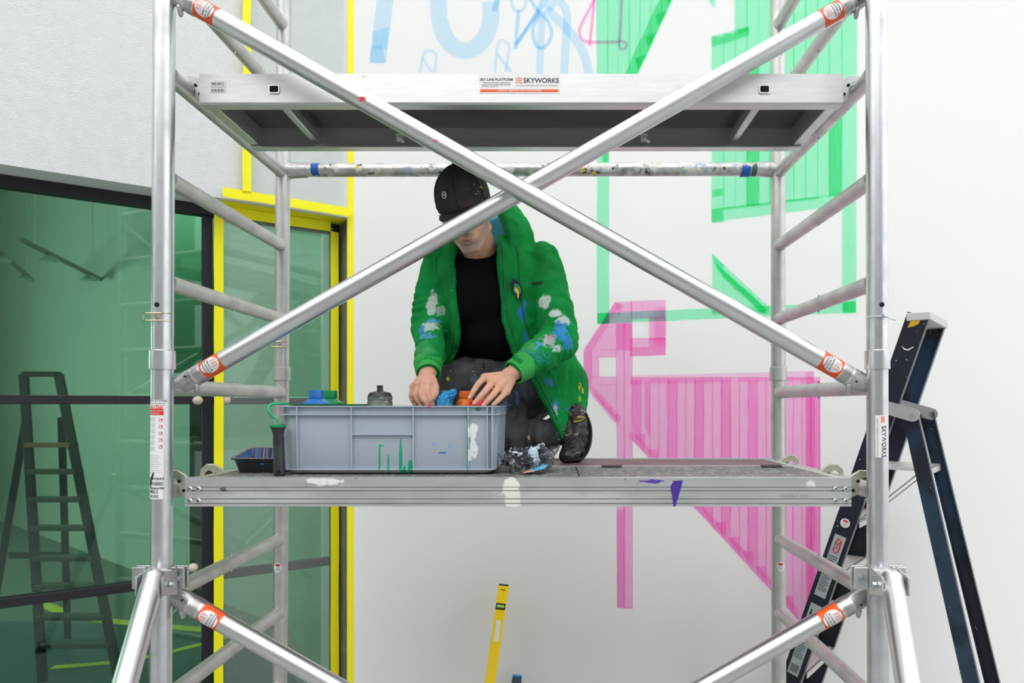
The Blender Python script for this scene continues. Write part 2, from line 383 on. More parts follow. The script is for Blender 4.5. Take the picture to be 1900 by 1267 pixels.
ld = bpy.data.lights.new('hall_window_fill', 'AREA'); ld.energy = 55; ld.shape = 'RECTANGLE'; ld.size = 3; ld.size_y = .3; ld.color = (.95, 1, .96)  # added fill light hidden above the window head, not a hall fixture
lo = bpy.data.objects.new('hall_window_fill', ld); COL.objects.link(lo); lo.location = CORN+U*2.0-N*.55+Vector((0, 0, 2.95)); lo.rotation_euler = (math.radians(62), 0, math.atan2(-N.y, -N.x)-math.pi/2)

ld2 = bpy.data.lights.new('hall_side_fill', 'AREA'); ld2.energy = 190; ld2.shape = 'RECTANGLE'; ld2.size = 2.5; ld2.size_y = 1.6; ld2.color = (.95, 1, .97)  # added fill light out of view at left, brightens the hall
lo2 = bpy.data.objects.new('hall_side_fill', ld2); COL.objects.link(lo2); lo2.location = (-7.6, 4.0, 1.9); lo2.rotation_euler = Vector((-1, -.5, -.12)).to_track_quat('Z', 'Y').to_euler()
# ladder in the hall
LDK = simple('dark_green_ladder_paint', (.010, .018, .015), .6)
t = thing('step_ladder', 'dark step ladder standing behind the big green glass pane at left', 'ladder', (-3.0, 4.1, 0))
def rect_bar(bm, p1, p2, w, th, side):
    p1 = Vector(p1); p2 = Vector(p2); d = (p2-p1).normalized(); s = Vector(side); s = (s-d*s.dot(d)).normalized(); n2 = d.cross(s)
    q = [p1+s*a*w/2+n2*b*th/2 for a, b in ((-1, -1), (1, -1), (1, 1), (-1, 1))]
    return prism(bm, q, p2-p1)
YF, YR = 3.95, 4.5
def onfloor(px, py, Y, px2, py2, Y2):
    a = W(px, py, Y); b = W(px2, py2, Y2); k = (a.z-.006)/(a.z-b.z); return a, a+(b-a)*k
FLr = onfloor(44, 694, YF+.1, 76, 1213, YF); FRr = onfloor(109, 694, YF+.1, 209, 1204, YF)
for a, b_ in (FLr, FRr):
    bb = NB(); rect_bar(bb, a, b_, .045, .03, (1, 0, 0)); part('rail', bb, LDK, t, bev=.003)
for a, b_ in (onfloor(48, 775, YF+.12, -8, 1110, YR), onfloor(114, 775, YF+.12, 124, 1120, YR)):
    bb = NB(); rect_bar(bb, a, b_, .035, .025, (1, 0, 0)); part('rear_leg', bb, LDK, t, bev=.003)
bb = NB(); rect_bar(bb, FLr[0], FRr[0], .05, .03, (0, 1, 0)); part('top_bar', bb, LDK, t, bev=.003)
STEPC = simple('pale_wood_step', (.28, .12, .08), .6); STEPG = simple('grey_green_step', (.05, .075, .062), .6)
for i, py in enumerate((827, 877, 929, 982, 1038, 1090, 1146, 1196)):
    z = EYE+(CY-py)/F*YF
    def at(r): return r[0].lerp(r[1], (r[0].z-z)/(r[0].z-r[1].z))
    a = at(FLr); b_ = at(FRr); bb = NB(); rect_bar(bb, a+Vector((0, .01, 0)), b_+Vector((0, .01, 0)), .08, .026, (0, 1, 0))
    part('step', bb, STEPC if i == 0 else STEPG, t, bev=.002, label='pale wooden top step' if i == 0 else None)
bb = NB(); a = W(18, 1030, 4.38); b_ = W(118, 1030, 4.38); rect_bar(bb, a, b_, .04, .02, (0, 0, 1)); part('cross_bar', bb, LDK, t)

# plastic film over the right-hand pane and the stucco above
fm, n, l, p = newmat('clear_masking_film'); n.remove(p)
tr = n.new('ShaderNodeBsdfTransparent'); tr.inputs[0].default_value = (.97, .98, .97, 1)
df = n.new('ShaderNodeBsdfDiffuse'); df.inputs[0].default_value = (.62, .68, .65, 1)
gl = n.new('ShaderNodeBsdfGlossy'); gl.inputs['Roughness'].default_value = .25
tcn = n.new('ShaderNodeTexCoord'); nz = n.new('ShaderNodeTexNoise'); nz.inputs['Scale'].default_value = 5; nz.inputs['Detail'].default_value = 7; nz.inputs['Distortion'].default_value = 1.6
mp = n.new('ShaderNodeMapping'); mp.inputs['Rotation'].default_value = (.3, .7, .4); mp.inputs['Scale'].default_value = (1, 1, 2.6); l.new(tcn.outputs['Object'], mp.inputs[0]); l.new(mp.outputs[0], nz.inputs['Vector'])
bp = n.new('ShaderNodeBump'); bp.inputs['Strength'].default_value = .5; bp.inputs['Distance'].default_value = .01; l.new(nz.outputs[0], bp.inputs['Height'])
l.new(bp.outputs[0], gl.inputs['Normal']); l.new(bp.outputs[0], df.inputs['Normal'])
m1 = n.new('ShaderNodeMixShader'); m1.inputs[0].default_value = .17; m2 = n.new('ShaderNodeMixShader'); m2.inputs[0].default_value = .035
l.new(tr.outputs[0], m1.inputs[1]); l.new(df.outputs[0], m1.inputs[2]); l.new(m1.outputs[0], m2.inputs[1]); l.new(gl.outputs[0], m2.inputs[2]); l.new(m2.outputs[0], n['Material Output'].inputs[0])
def film(name, s0, s1, z0, z1, off, label):
    bb = NB(); nu, nv = 26, 60; g = []
    for i in range(nu+1):
        row = []
        for j in range(nv+1):
            s = s0+(s1-s0)*i/nu; z = z0+(z1-z0)*j/nv
            w = mnoise.fractal(Vector((s*6+z*2, z*3-s*4, off*9)), .8, 2, 3)*.006
            p_ = CORN+U*s+N*(off+w); row.append(bb.verts.new((p_.x, p_.y, z)))
        g.append(row)
    for i in range(nu):
        for j in range(nv): bb.faces.new((g[i][j], g[i+1][j], g[i+1][j+1], g[i][j+1]))
    c = CORN+U*(s0+s1)/2+N*off; c.z = z0
    return solo(name, bb, fm, c, label, 'plastic sheet')
sT = s_of(402, -G)
film('plastic_film', .035, sT, .02, SOFF-.03, -G+.055, 'clear masking film stretched over the narrow pane between yellow tapes')
film('plastic_film', .02, s_of(455, 0), SOFF+.02, 4.0, .016, 'thin clear film on grey stucco between two yellow tapes')
# yellow tape
def tape(pts, th, label):
    bb = NB(); pts = [Vector(p) for p in pts]; prism(bb, pts, th); c = sum(pts, Vector())/len(pts)
    o = solo('masking_tape', bb, YEL, c, label, 'tape')
    return o
def ftape(s0, s1, z0, z1, off, label, wob=0, n_=14):
    bb = NB(); L = []; Rr = []
    vert = (z1-z0) > abs(s1-s0)
    for i in range(n_+1):
        f = i/n_; j1 = R.uniform(-wob, wob); j2 = R.uniform(-wob, wob)
        if vert: L.append((s0+j1, z0+(z1-z0)*f)); Rr.append((s1+j2, z0+(z1-z0)*f))
        else: L.append((s0+(s1-s0)*f, z0+j1)); Rr.append((s0+(s1-s0)*f, z1+j2))
    loop = L+Rr[::-1]; P = []
    for s, z in loop:
        p_ = CORN+U*s+N*off; P.append(Vector((p_.x, p_.y, z)))
    prism(bb, P, N*.0015); c = P[0]
    return solo('masking_tape', bb, YEL, c, label, 'tape')
ftape(s_of(448, 0), s_of(463, 0), SOFF+.03, 4.2, .026, 'yellow tape strip running up the grey stucco behind left scaffold post', .003)
ftape(.0, s_of(412, 0), SOFF, SOFF+.04, .026, 'yellow tape along the lower edge of the grey stucco', .001)
sA, sB = s_of(393, -G), s_of(410, -G)
ftape(sB, sA, .0, SOFF-.05, -G+.065, 'wide yellow tape down the mullion left of the film', .0015)
ftape(.012, .05, .0, SOFF-.05, -G+.065, 'yellow tape down the right edge of the film, inside the reveal', .0015)
ftape(.05, sA, SOFF-.05, SOFF-.004, -G+.065, 'yellow tape across the head of the film covered pane', .001)
q = [CORN-N*G*.15, CORN+U*s_of(412, 0)-N*.03, CORN+U*s_of(412, 0)-N*(G-.04), CORN-N*(G-.03)]
tape([Vector((p_.x, p_.y, SOFF-.0005)) for p_ in q], (0, 0, -.002), 'yellow tape covering the underside of the stucco above the film')
tape([Vector((CORN.x-.002, WALLY+.003, 0)), Vector((CORN.x+.0, WALLY-.0016, 0)), Vector((CORN.x+.028, WALLY-.0016, 0)), Vector((CORN.x+.028, WALLY-.0002, 0)), Vector((CORN.x, WALLY-.0002, 0))], (0, 0, 4.3), 'yellow tape down the left edge of the white wall beside the stucco and reveal')

# ------------------------------------------------------------------ mural: translucent marker strokes on the wall
def ink(name, col, k=1.0):
    m, n, l, p = newmat(name); n.remove(p)
    tr = n.new('ShaderNodeBsdfTransparent'); tcn = n.new('ShaderNodeTexCoord'); mp = n.new('ShaderNodeMapping'); mp.inputs['Scale'].default_value = (30, 1, 5)
    nz = n.new('ShaderNodeTexNoise'); nz.inputs['Scale'].default_value = 2.2; nz.inputs['Detail'].default_value = 6
    l.new(tcn.outputs['Object'], mp.inputs[0]); l.new(mp.outputs[0], nz.inputs['Vector'])
    mr = n.new('ShaderNodeMapRange'); mr.inputs[1].default_value = .3; mr.inputs[2].default_value = .75; mr.inputs[3].default_value = .88; mr.inputs[4].default_value = 1.1; l.new(nz.outputs[0], mr.inputs[0])
    mx = n.new('ShaderNodeMix'); mx.data_type = 'RGBA'; mx.clamp_factor = False; mx.inputs[6].default_value = (1, 1, 1, 1); mx.inputs[7].default_value = c4(tuple(c**.5 for c in col))
    l.new(mr.outputs[0], mx.inputs[0]); l.new(mx.outputs[2], tr.inputs[0]); l.new(tr.outputs[0], n['Material Output'].inputs[0]); return m
PINK = ink('pink_marker_ink', (1.0, .50, .80)); PINK2 = ink('pink_marker_ink_second_coat', (1.0, .64, .86)); GRN = ink('mint_marker_ink', (.36, .95, .62)); GRN2 = ink('mint_marker_ink_second_coat', (.30, .85, .50))
BLU = ink('pale_blue_marker_ink', (.66, .86, 1.0)); BLU2 = ink('blue_marker_ink', (.55, .80, 1.0))
lay = [0]
def stroke(pts, mat, jit=.5, name='paint_stroke'):
    lay[0] = (lay[0]+1) % 14
    Y = WALLY-.0006-.0004*lay[0]
    out = []
    n_ = len(pts)
    for i in range(n_):
        a = pts[i]; b_ = pts[(i+1) % n_]; L = math.hypot(b_[0]-a[0], b_[1]-a[1]); m = max(1, int(L/14))
        for k in range(m):
            f = k/m; jx = R.uniform(-jit, jit) if k else 0; jy = R.uniform(-jit, jit) if k else 0
            out.append((a[0]+(b_[0]-a[0])*f+jx, a[1]+(b_[1]-a[1])*f+jy))
    bb = NB(); bb.faces.new([bb.verts.new(W(x, y, WALLY)+Vector((0, Y-WALLY, 0))) for x, y in out])
    bmesh.ops.triangulate(bb, faces=bb.faces[:])
    me = bpy.data.meshes.new(name); bb.to_mesh(me); bb.free(); link(name, me, mat, wall)
def line(pts, w, mat, n_=8):
    P = spline([Vector((x, y, 0)) for x, y in pts], n_) if n_ else [Vector((x, y, 0)) for x, y in pts]
    L = []; Q = []
    for i, p_ in enumerate(P):
        t = (P[min(i+1, len(P)-1)]-P[max(i-1, 0)]).normalized(); s = Vector((-t.y, t.x, 0))*w/2
        L.append(p_+s); Q.append(p_-s)
    lay[0] = (lay[0]+1) % 14
    Y = WALLY-.0006-.0004*lay[0]
    bb = NB(); a = [bb.verts.new(W(v.x, v.y, WALLY)+Vector((0, Y-WALLY, 0))) for v in L]; b_ = [bb.verts.new(W(v.x, v.y, WALLY)+Vector((0, Y-WALLY, 0))) for v in Q]
    for i in range(len(a)-1): bb.faces.new((a[i], a[i+1], b_[i+1], b_[i]))
    me = bpy.data.meshes.new('paint_stroke'); bb.to_mesh(me); bb.free(); link('paint_stroke', me, mat, wall)
# green house
sl = lambda y: 1275-(y+60)*(1275-1130)/310
x = 1107
while x < 1268:
    x1 = x+20; yb = min(250, -60+(1275-x)*310/145.); yb1 = min(250, -60+max(0, 1275-x1)*310/145.)
    stroke([(x, -60), (x1+1, -60), (x1+1, max(-58, yb1)), (x, yb)], GRN); x += 20
stroke([(1250, -60), (1275, -60), (1130, 250), (1107, 250)], GRN2, 1.2)
for y in (-20, 20, 60, 100, 140, 180): stroke([(sl(y), y), (sl(y)-22, y+8), (sl(y+30)-2, y+30)], GRN2, .5)
stroke([(1108, 250), (1130, 250), (1130, 600), (1108, 601)], GRN); stroke([(1116, 278), (1129, 278), (1129, 300), (1119, 302)], GRN2)
stroke([(1270, -60), (1326, -60), (1326, 17)], GRN)
ybot = lambda x: 412-(x-1321)*.118
edges = [1320, 1342, 1363, 1385, 1407, 1428, 1450, 1472, 1494, 1516, 1538, 1561, 1588]
for i in range(12):
    a, b_ = edges[i], edges[i+1]; top = -60 if i >= 2 else 68-(a-1320)*.25
    stroke([(a, top), (b_+1.5, top), (b_+1.5, ybot(b_)-22), (a, ybot(a)-22)], GRN)
    if i in (3, 5, 10): stroke([(a, 90+i*9), (b_, 60+i*9), (b_, ybot(b_)-22), (a, ybot(a)-22)], GRN2)
stroke([(1320, ybot(1320)-24), (1588, ybot(1588)-24), (1588, ybot(1588)-2), (1320, ybot(1320))], GRN)
stroke([(1320, ybot(1320)-24), (1520, ybot(1520)-24), (1520, ybot(1520)-20), (1320, ybot(1320)-20)], GRN2)
stroke([(1320, 392), (1342, 390), (1342, 412), (1320, 413)], GRN2); stroke([(1321, 352), (1341, 350), (1341, 362), (1321, 366)], GRN2); stroke([(1320, 68), (1388, 50), (1390, 66), (1320, 88)], GRN2)
stroke([(1369, 56), (1389, 50), (1389, 58), (1369, 64)], GRN2)
stroke([(1562, 380), (1588, 378), (1588, 581), (1562, 582)], GRN); stroke([(1108, 581), (1588, 560), (1588, 580), (1108, 601)], GRN); stroke([(1564, 560), (1588, 558), (1588, 580), (1564, 578)], GRN2)
stroke([(1108, 581), (1130, 580), (1130, 600), (1108, 601)], GRN2)
stroke([(1321, 470), (1342, 490), (1342, 580), (1321, 580)], GRN); stroke([(1321, 470), (1430, 572), (1422, 586), (1330, 500)], GRN); stroke([(1324, 485), (1424, 575), (1416, 583), (1342, 515)], GRN2, 1.5); stroke([(1342, 500), (1420, 570), (1342, 575)], GRN)
stroke([(1321, 577), (1420, 573), (1420, 580), (1321, 583)], GRN2)
# pink creature
stroke([(1141, 560), (1173, 559), (1173, 650), (1097, 650), (1084, 649)], PINK); stroke([(1141, 560), (1152, 563), (1098, 652), (1082, 650)], PINK2)
stroke([(1142, 562), (1158, 566), (1148, 588)], PINK2)
stroke([(1170, 558), (1235, 556), (1235, 590), (1170, 592)], PINK); stroke([(1204, 588), (1235, 588), (1235, 630), (1204, 630)], PINK); stroke([(1214, 570), (1235, 570), (1235, 640), (1214, 640)], PINK2)
stroke([(1169, 627), (1235, 626), (1235, 659), (1169, 661)], PINK); stroke([(1169, 644), (1235, 642), (1235, 659), (1169, 661)], PINK2); stroke([(1204, 628), (1235, 627), (1235, 643), (1204, 644)], PINK2)
stroke([(1082, 650), (1098, 650), (1098, 713), (1082, 714)], PINK); stroke([(1084, 652), (1097, 652), (1097, 712), (1084, 712)], PINK2)
stroke([(1097, 650), (1144, 648), (1144, 663), (1097, 664)], PINK); stroke([(1097, 663), (1112, 663), (1112, 700), (1097, 700)], PINK); stroke([(1097, 698), (1144, 698), (1144, 714), (1097, 714)], PINK)
stroke([(1082, 713), (1144, 713), (1144, 782), (1139, 783)], PINK); stroke([(1090, 714), (1101, 716), (1154, 774), (1145, 787), (1135, 772)], PINK2)
for k in range(4): stroke([(1097+k*12, 728+k*13), (1110+k*12, 730+k*13), (1112+k*12, 745+k*13)], PINK2)
stroke([(1143, 600), (1159, 600), (1159, 1128), (1145, 1127)], PINK); stroke([(1157, 600), (1173, 600), (1174, 1129), (1158, 1129)], PINK); stroke([(1146, 1125), (1174, 1126), (1174, 1129), (1146, 1128)], PINK2)
stroke([(1145, 945), (1159, 945), (1159, 1127), (1145, 1127)], PINK2)
yd = lambda x: 808+(x-1165)*1.085
x = 1172; i = 0
while x < 1505:
    x1 = x+16.6; top = 696 if True else 0
    stroke([(x, 700), (x1+1.2, 699), (x1+1.2, yd(x1)), (x, yd(x))], PINK)
    if i in (0, 4, 7, 10, 13, 16, 20): stroke([(x, 706), (x1, 706), (x1, yd(x1)-22), (x, yd(x)-22)], PINK2, .8)
    elif i % 3 == 1: stroke([(x+8, 708), (x1, 708), (x1, yd(x1)-40), (x+8, yd(x)-40)], PINK2, .8)
    x += 16.6; i += 1
stroke([(1169, 697), (1510, 688), (1510, 705), (1169, 713)], PINK2, .6); stroke([(1494, 690), (1510, 690), (1512, 1180), (1497, 1165)], PINK2)
stroke([(1165, 808), (1174, 797), (1480, 1128), (1480, 1150)], PINK2, 1)
for k in range(12):
    x0 = 1175+k*25; stroke([(x0, yd(x0)-12), (x0+22, yd(x0)-14), (x0+22, yd(x0+22)-6)], PINK2)
# blue drawing
zz = lambda x, y: (640+x/3.726, y/3.726)
stroke([(706, -60), (737, -60), (730, 0), (716, 118), (686, 117)], BLU, .4); stroke([zz(180, 320), zz(255, 310), zz(285, 436), zz(172, 436)], BLU); stroke([(690, 60), (722, 50), (718, 92), (692, 90)], BLU)
arc = [(863+48.5*math.cos(a), 22+72*math.sin(a)) for a in [math.radians(200-k*12) for k in range(19)]]
line([(812, -60)]+arc[2:]+[], 31, BLU, 4)
for pts, w, m in (([(520, 505), (545, 380), (590, 352), (632, 385), (618, 505)], 5, BLU), ([(535, 400), (600, 500)], 5, BLU), ([(1035, 505), (1058, 310), (1098, 287), (1135, 330), (1110, 500)], 5, BLU),
                  ([(1050, 370), (1150, 500)], 6, BLU), ([(1145, -60), (1160, 50), (1200, 78), (1245, 45), (1250, -60)], 6, BLU), ([(1200, 70), (1178, 340)], 7, BLU2), ([(1178, 315), (1440, -60)], 7, BLU2),
                  ([(1340, 100), (1300, 200), (1320, 310), (1370, 330), (1425, 260), (1410, 160), (1340, 80), (1240, -60)], 7, BLU2), ([(1360, 80), (1340, 700)], 14, BLU), ([(1500, 720), (1530, 250), (1530, 80), (1470, 10), (1400, 70)], 15, BLU),
                  ([(1390, 60), (1560, 230), (1660, 400), (1700, 620)], 17, BLU), ([(1400, -80), (1320, 90), (1190, 300)], 6, BLU2), ([(1080, -60), (1030, 80)], 10, BLU2)):
    line([zz(*p_) for p_ in pts], w, m)
PNL = ink('magenta_marker_line', (.98, .45, .72))
line([(1110, -40), (1102, 0), (1076, 52), (1080, 73), (1096, 78), (1150, 78)], 5, PNL); line([(1104, -10), (1094, 86)], 5, PNL); line([(1154, -60), (1153, 0), (1150, 77)], 5, PNL, 0)
line([(1149, 77), (1150, 90), (1160, 91), (1162, 80), (1150, 77)], 4, PNL)
# ------------------------------------------------------------------ scaffold
YA, YB = 1.72, 2.475
RP = .0255
def px_x(side, y, Y):
    if side == 'L': return (305-7*y/1267) if Y == YA else (527-8*y/1267)
    return (1626+3*y/1267) if Y == YA else (1443+2*y/1267)
def post_pt(side, Y, z):
    y = CY-(z-EYE)/Y*F; p = W(px_x(side, y, Y), y, Y); return p
ZR = [1.6+.047+.265*k for k in range(-6, 8)]
JOINT = 1.6+.115
def end_frame(side, upper, label):
    zs = [z for z in ZR if (z > JOINT) == upper and .15 < z < 3.4]
    z0, z1 = (JOINT-.03, 3.42) if upper else (.0, JOINT)
    root = thing('scaffold_end_frame', label, 'scaffold frame', post_pt(side, YA, z0))
    for Y in (YA, YB):
        m = ALUW if Y == YA else ALUR
        r = RP
        bb = NB(); p0, p1 = post_pt(side, Y, z0), post_pt(side, Y, z1)
        if upper: cyl(bb, p0+Vector((0, 0, .03)), p1, r, seg=40)
        else: cyl(bb, p0, p1, r, seg=40)
        post = part('post', bb, m, root)
        if upper:
            c = post_pt(side, Y, JOINT); up = (post_pt(side, Y, JOINT+.2)-c).normalized(); bb = NB()
            prof(bb, c-up*.024, c+up, [(0, r+.0012), (0, r+.0045), (.022, r+.0045), (.046, r+.004), (.048, r+.001), (.0485, r)], 40)
            part('collar', bb, m, post)
            bb = NB(); c2 = c+up*.135; cyl(bb, c2+Vector((0, -r+.002, 0)), c2+Vector((0, -r-.0006, 0)), .0062, seg=20); part('bolt_hole', bb, HOLE, post)
            c3 = c+up*.105; bb = NB(); cyl(bb, c3+Vector((0, -r, 0)), c3+Vector((0, -r-.005, 0)), .0055, seg=6); part('pin_head', bb, BRASS if side == 'L' and Y == YA else STEEL, post)
            bb = NB(); s = -1
            P = [c3+Vector((.024, -r*.4, .010)), c3+Vector((.012, -r-.002, .009)), c3+Vector((-.026, -r-.002, .009)), c3+Vector((-.043, -.01, .009)), c3+Vector((-.043, -.01, -.009)), c3+Vector((-.026, -r-.002, -.009)), c3+Vector((.012, -r-.002, -.009)), c3+Vector((.024, -r*.4, -.010))]
            if side == 'R':
                P = [c3+Vector((.052, .012, -.004)), c3+Vector((.028, -.004, -.002)), c3+Vector((.01, -r-.003, 0)), c3+Vector((-.016, -r-.002, .001)), c3+Vector((-.034, -.012, .001))]
            sweep(bb, P, .0014, 8); part('locking_pin', bb, BRASS if side == 'L' else STEEL, post)
    for z in zs:
        bb = NB(); a = post_pt(side, YA, z); b = post_pt(side, YB, z); d = (b-a).normalized()
        a2 = a+d*(RP-.004); b2 = b-d*(RP-.004); L = (b2-a2).length
        # slightly flattened oval rung with flared weld collars
        sgn = 1
        prof(bb, a2, b2, [(0, .0235), (.006, .0225), (.02, .0212), (L-.02, .0212), (L-.006, .0225), (L, .0235)], 28)
        rg = part('rung', bb, ALUR, root)
        c = a.lerp(b, .5)
        for q in (1, -1): bb = NB(); prof(bb, c+Vector((0, 0, .019*q)), c+Vector((0, 0, .03*q)), [(0, .0045), (.004, .0045), (.0041, .0025), (.008, .0025)], 6); part('bolt', bb, STEEL, rg)
    return root
FUL = end_frame('L', True, 'upper left aluminium scaffold end frame above the post collars')
FLL = end_frame('L', False, 'lower left aluminium scaffold end frame carrying the red warning label')
FUR = end_frame('R', True, 'upper right aluminium scaffold end frame, rungs tinted pink by the mural')
FLR = end_frame('R', False, 'lower right aluminium scaffold end frame beside the black ladder')

FACE = Vector((0, -1, 0))
def post_map(side, z, Y=YA, ang=0):
    c = post_pt(side, Y, z); up = (post_pt(side, Y, z+.3)-c).normalized()
    f = Matrix.Rotation(ang, 3, 'Z') @ FACE
    # u to the viewer's right, v up
    o = c; t = up.cross(f)*-1
    f2 = (f-up*f.dot(up)).normalized(); s = f2.cross(up)*1.0
    if s.x < 0: s = -s
    return lambda u, v, l=0: o+up*v+(f2*math.cos(u/RP)+s*math.sin(u/RP))*(RP+l)
def find(root, name, k=0): return [c for c in root.children if c.name.split('.')[0] == name][k]
pL = find(FLL, 'post'); pR = find(FLR, 'post')
# long instruction label, left post: y 742..895 px
k = YA/F
def zy(y, Y=YA): return EYE+(CY-y)/F*Y
m = post_map('L', zy(818), ang=-.12)
ppart('instruction_label', m, [(-.022, .020, (818-892)*k, (818-742)*k)], WHITE_ST, pL)
# as sub-parts must stop at three levels, lettering is a sub-part of the post too
ppart('label_print', m, [(-.0215, .0195, .0655*1.0, .090), ], RED_ST, pL, lift=.0006)
text([('HIERNAAST UITVOERING', .0052, -.001, .1005), ('VERPLICHT TOEZICHT', .0046, -.001, .0945), ('SKYWORKS', .0085, -.001, -.093, dict(bold=.02))], m, NAVY, pL, lift=.0009)
text([('ATTENTIE', .0105, -.001, .0845, dict(bold=.02)), ('WAARSCHUWING', .0048, -.001, .0758), ('VERBODEN', .0048, -.001, .0695)], m, WHITE_PR, pL, lift=.0010)
bm = NB()
for j in range(6):
    for i in range(2):
        cx, cz = -.0165+i*.0125, .0545-j*.0145
        patch(bm, m, cx-.004, cx-.003, cz-.005, cz+.005, .0006, 1, 2); patch(bm, m, cx+.002, cx+.003, cz-.005, cz+.005, .0006, 1, 2)
        for q in range(3): patch(bm, m, cx-.004, cx+.003, cz-.004+q*.004, cz-.0034+q*.004, .0006, 2, 1)
for j in range(9): patch(bm, m, -.019, .006+R.uniform(0, .011), -.036-j*.0052, -.0352-j*.0052, .0006, 6, 1)
link('label_print', (lambda b: (lambda me: (b.to_mesh(me), b.free(), me)[2])(bpy.data.meshes.new('label_print')))(bm), GREYPR, pL)
bm = NB()
for j in range(5):
    cz = .0545-j*.0165
    patch(bm, m, .010, .0175, cz-.0055, cz-.0045, .0006, 3, 1); patch(bm, m, .010, .011, cz-.005, cz+.004, .0006, 1, 2); patch(bm, m, .0135, .0160, cz-.002, cz+.003, .0006, 2, 2); patch(bm, m, .0165, .0175, cz-.004, cz+.001, .0006, 1, 2)
link('label_print', (lambda b: (lambda me: (b.to_mesh(me), b.free(), me)[2])(bpy.data.meshes.new('label_print')))(bm), RED_ST, pL)
bm = NB(); sweep(bm, [m(.0+dx, -.10+dz, .0015) for dx, dz in ((-.012, -.014), (-.010, .004), (-.004, .018), (-.002, .024))], [.0006, .0018, .0022, .0005], 6); part('black_brush_mark', bm, BLACK_PR, pL)
m = post_map('L', zy(911), ang=-.12)
ppart('inventory_label', m, [(-.022, .019, -.017, .0165)], WHITE_ST, pL)
text([('Skyworks', .0095, .003, .0105, dict(bold=.02)), ('48825', .0105, -.004, .001, dict(bold=.01))], m, BLACK_PR, pL, lift=.0008)
ppart('barcode', m, [(-.014+i*.0022+R.uniform(0, .0006), -.0128+i*.0022, -.014, -.006) for i in range(11)], BLACK_PR, pL, lift=.0006)
# right post label y 770..848, reads downwards
m0 = post_map('R', zy(809), ang=-.10)
ppart('maker_label', m0, [(-.0135, .0165, -.052, .053)], WHITE_ST, pR)
md = lambda u, v, l=0: m0(v, -u, l)       # u runs down, v to the right
text([('SKYWORKS', .0172, .0125, .0065, dict(bold=.02, sx=.86))], md, NAVY, pR, lift=.0007)
text([('VEILIG WERKEN OP HOOG NIVEAU', .0060, .004, -.0085)], md, GREYPR, pR, lift=.0007)
bm = NB()
for q in range(3): bm.faces.new([bm.verts.new(md(*uv, .0007)) for uv in ((-.050+q*.0, -.001+q*.0033), (-.040, .0005+q*.0033), (-.034, -.001+q*.0033), (-.034, .0008+q*.0033), (-.040, .0024+q*.0033), (-.050, .0009+q*.0033))])
link('logo', (lambda b: (lambda me: (b.to_mesh(me), b.free(), me)[2])(bpy.data.meshes.new('logo')))(bm), ORANGE_ST, pR)
# round inspection stickers on the far posts
def round_sticker(root, side, y, Y, idx=1):
    pp = find(root, 'post', idx); m = post_map(side, zy(y, Y), Y)
    ppart('round_sticker', m, [(-.0155, .0155, -.018, .018)], WHITE_ST, pp, oval=True)
    ppart('sticker_badge', m, [(-.009, .009, .004, .013)], RED_ST, pp, lift=.0006, oval=True)
    ppart('sticker_badge', m, [(-.008, .008, -.010, -.0085), (-.009, .009, -.006, -.0045), (-.008, .008, -.0015, 0)], GREYPR, pp, lift=.0006)
round_sticker(FUR, 'R', 104, YB); round_sticker(FLR, 'R', 1048, YB); round_sticker(FLL, 'L', 1050, YB)

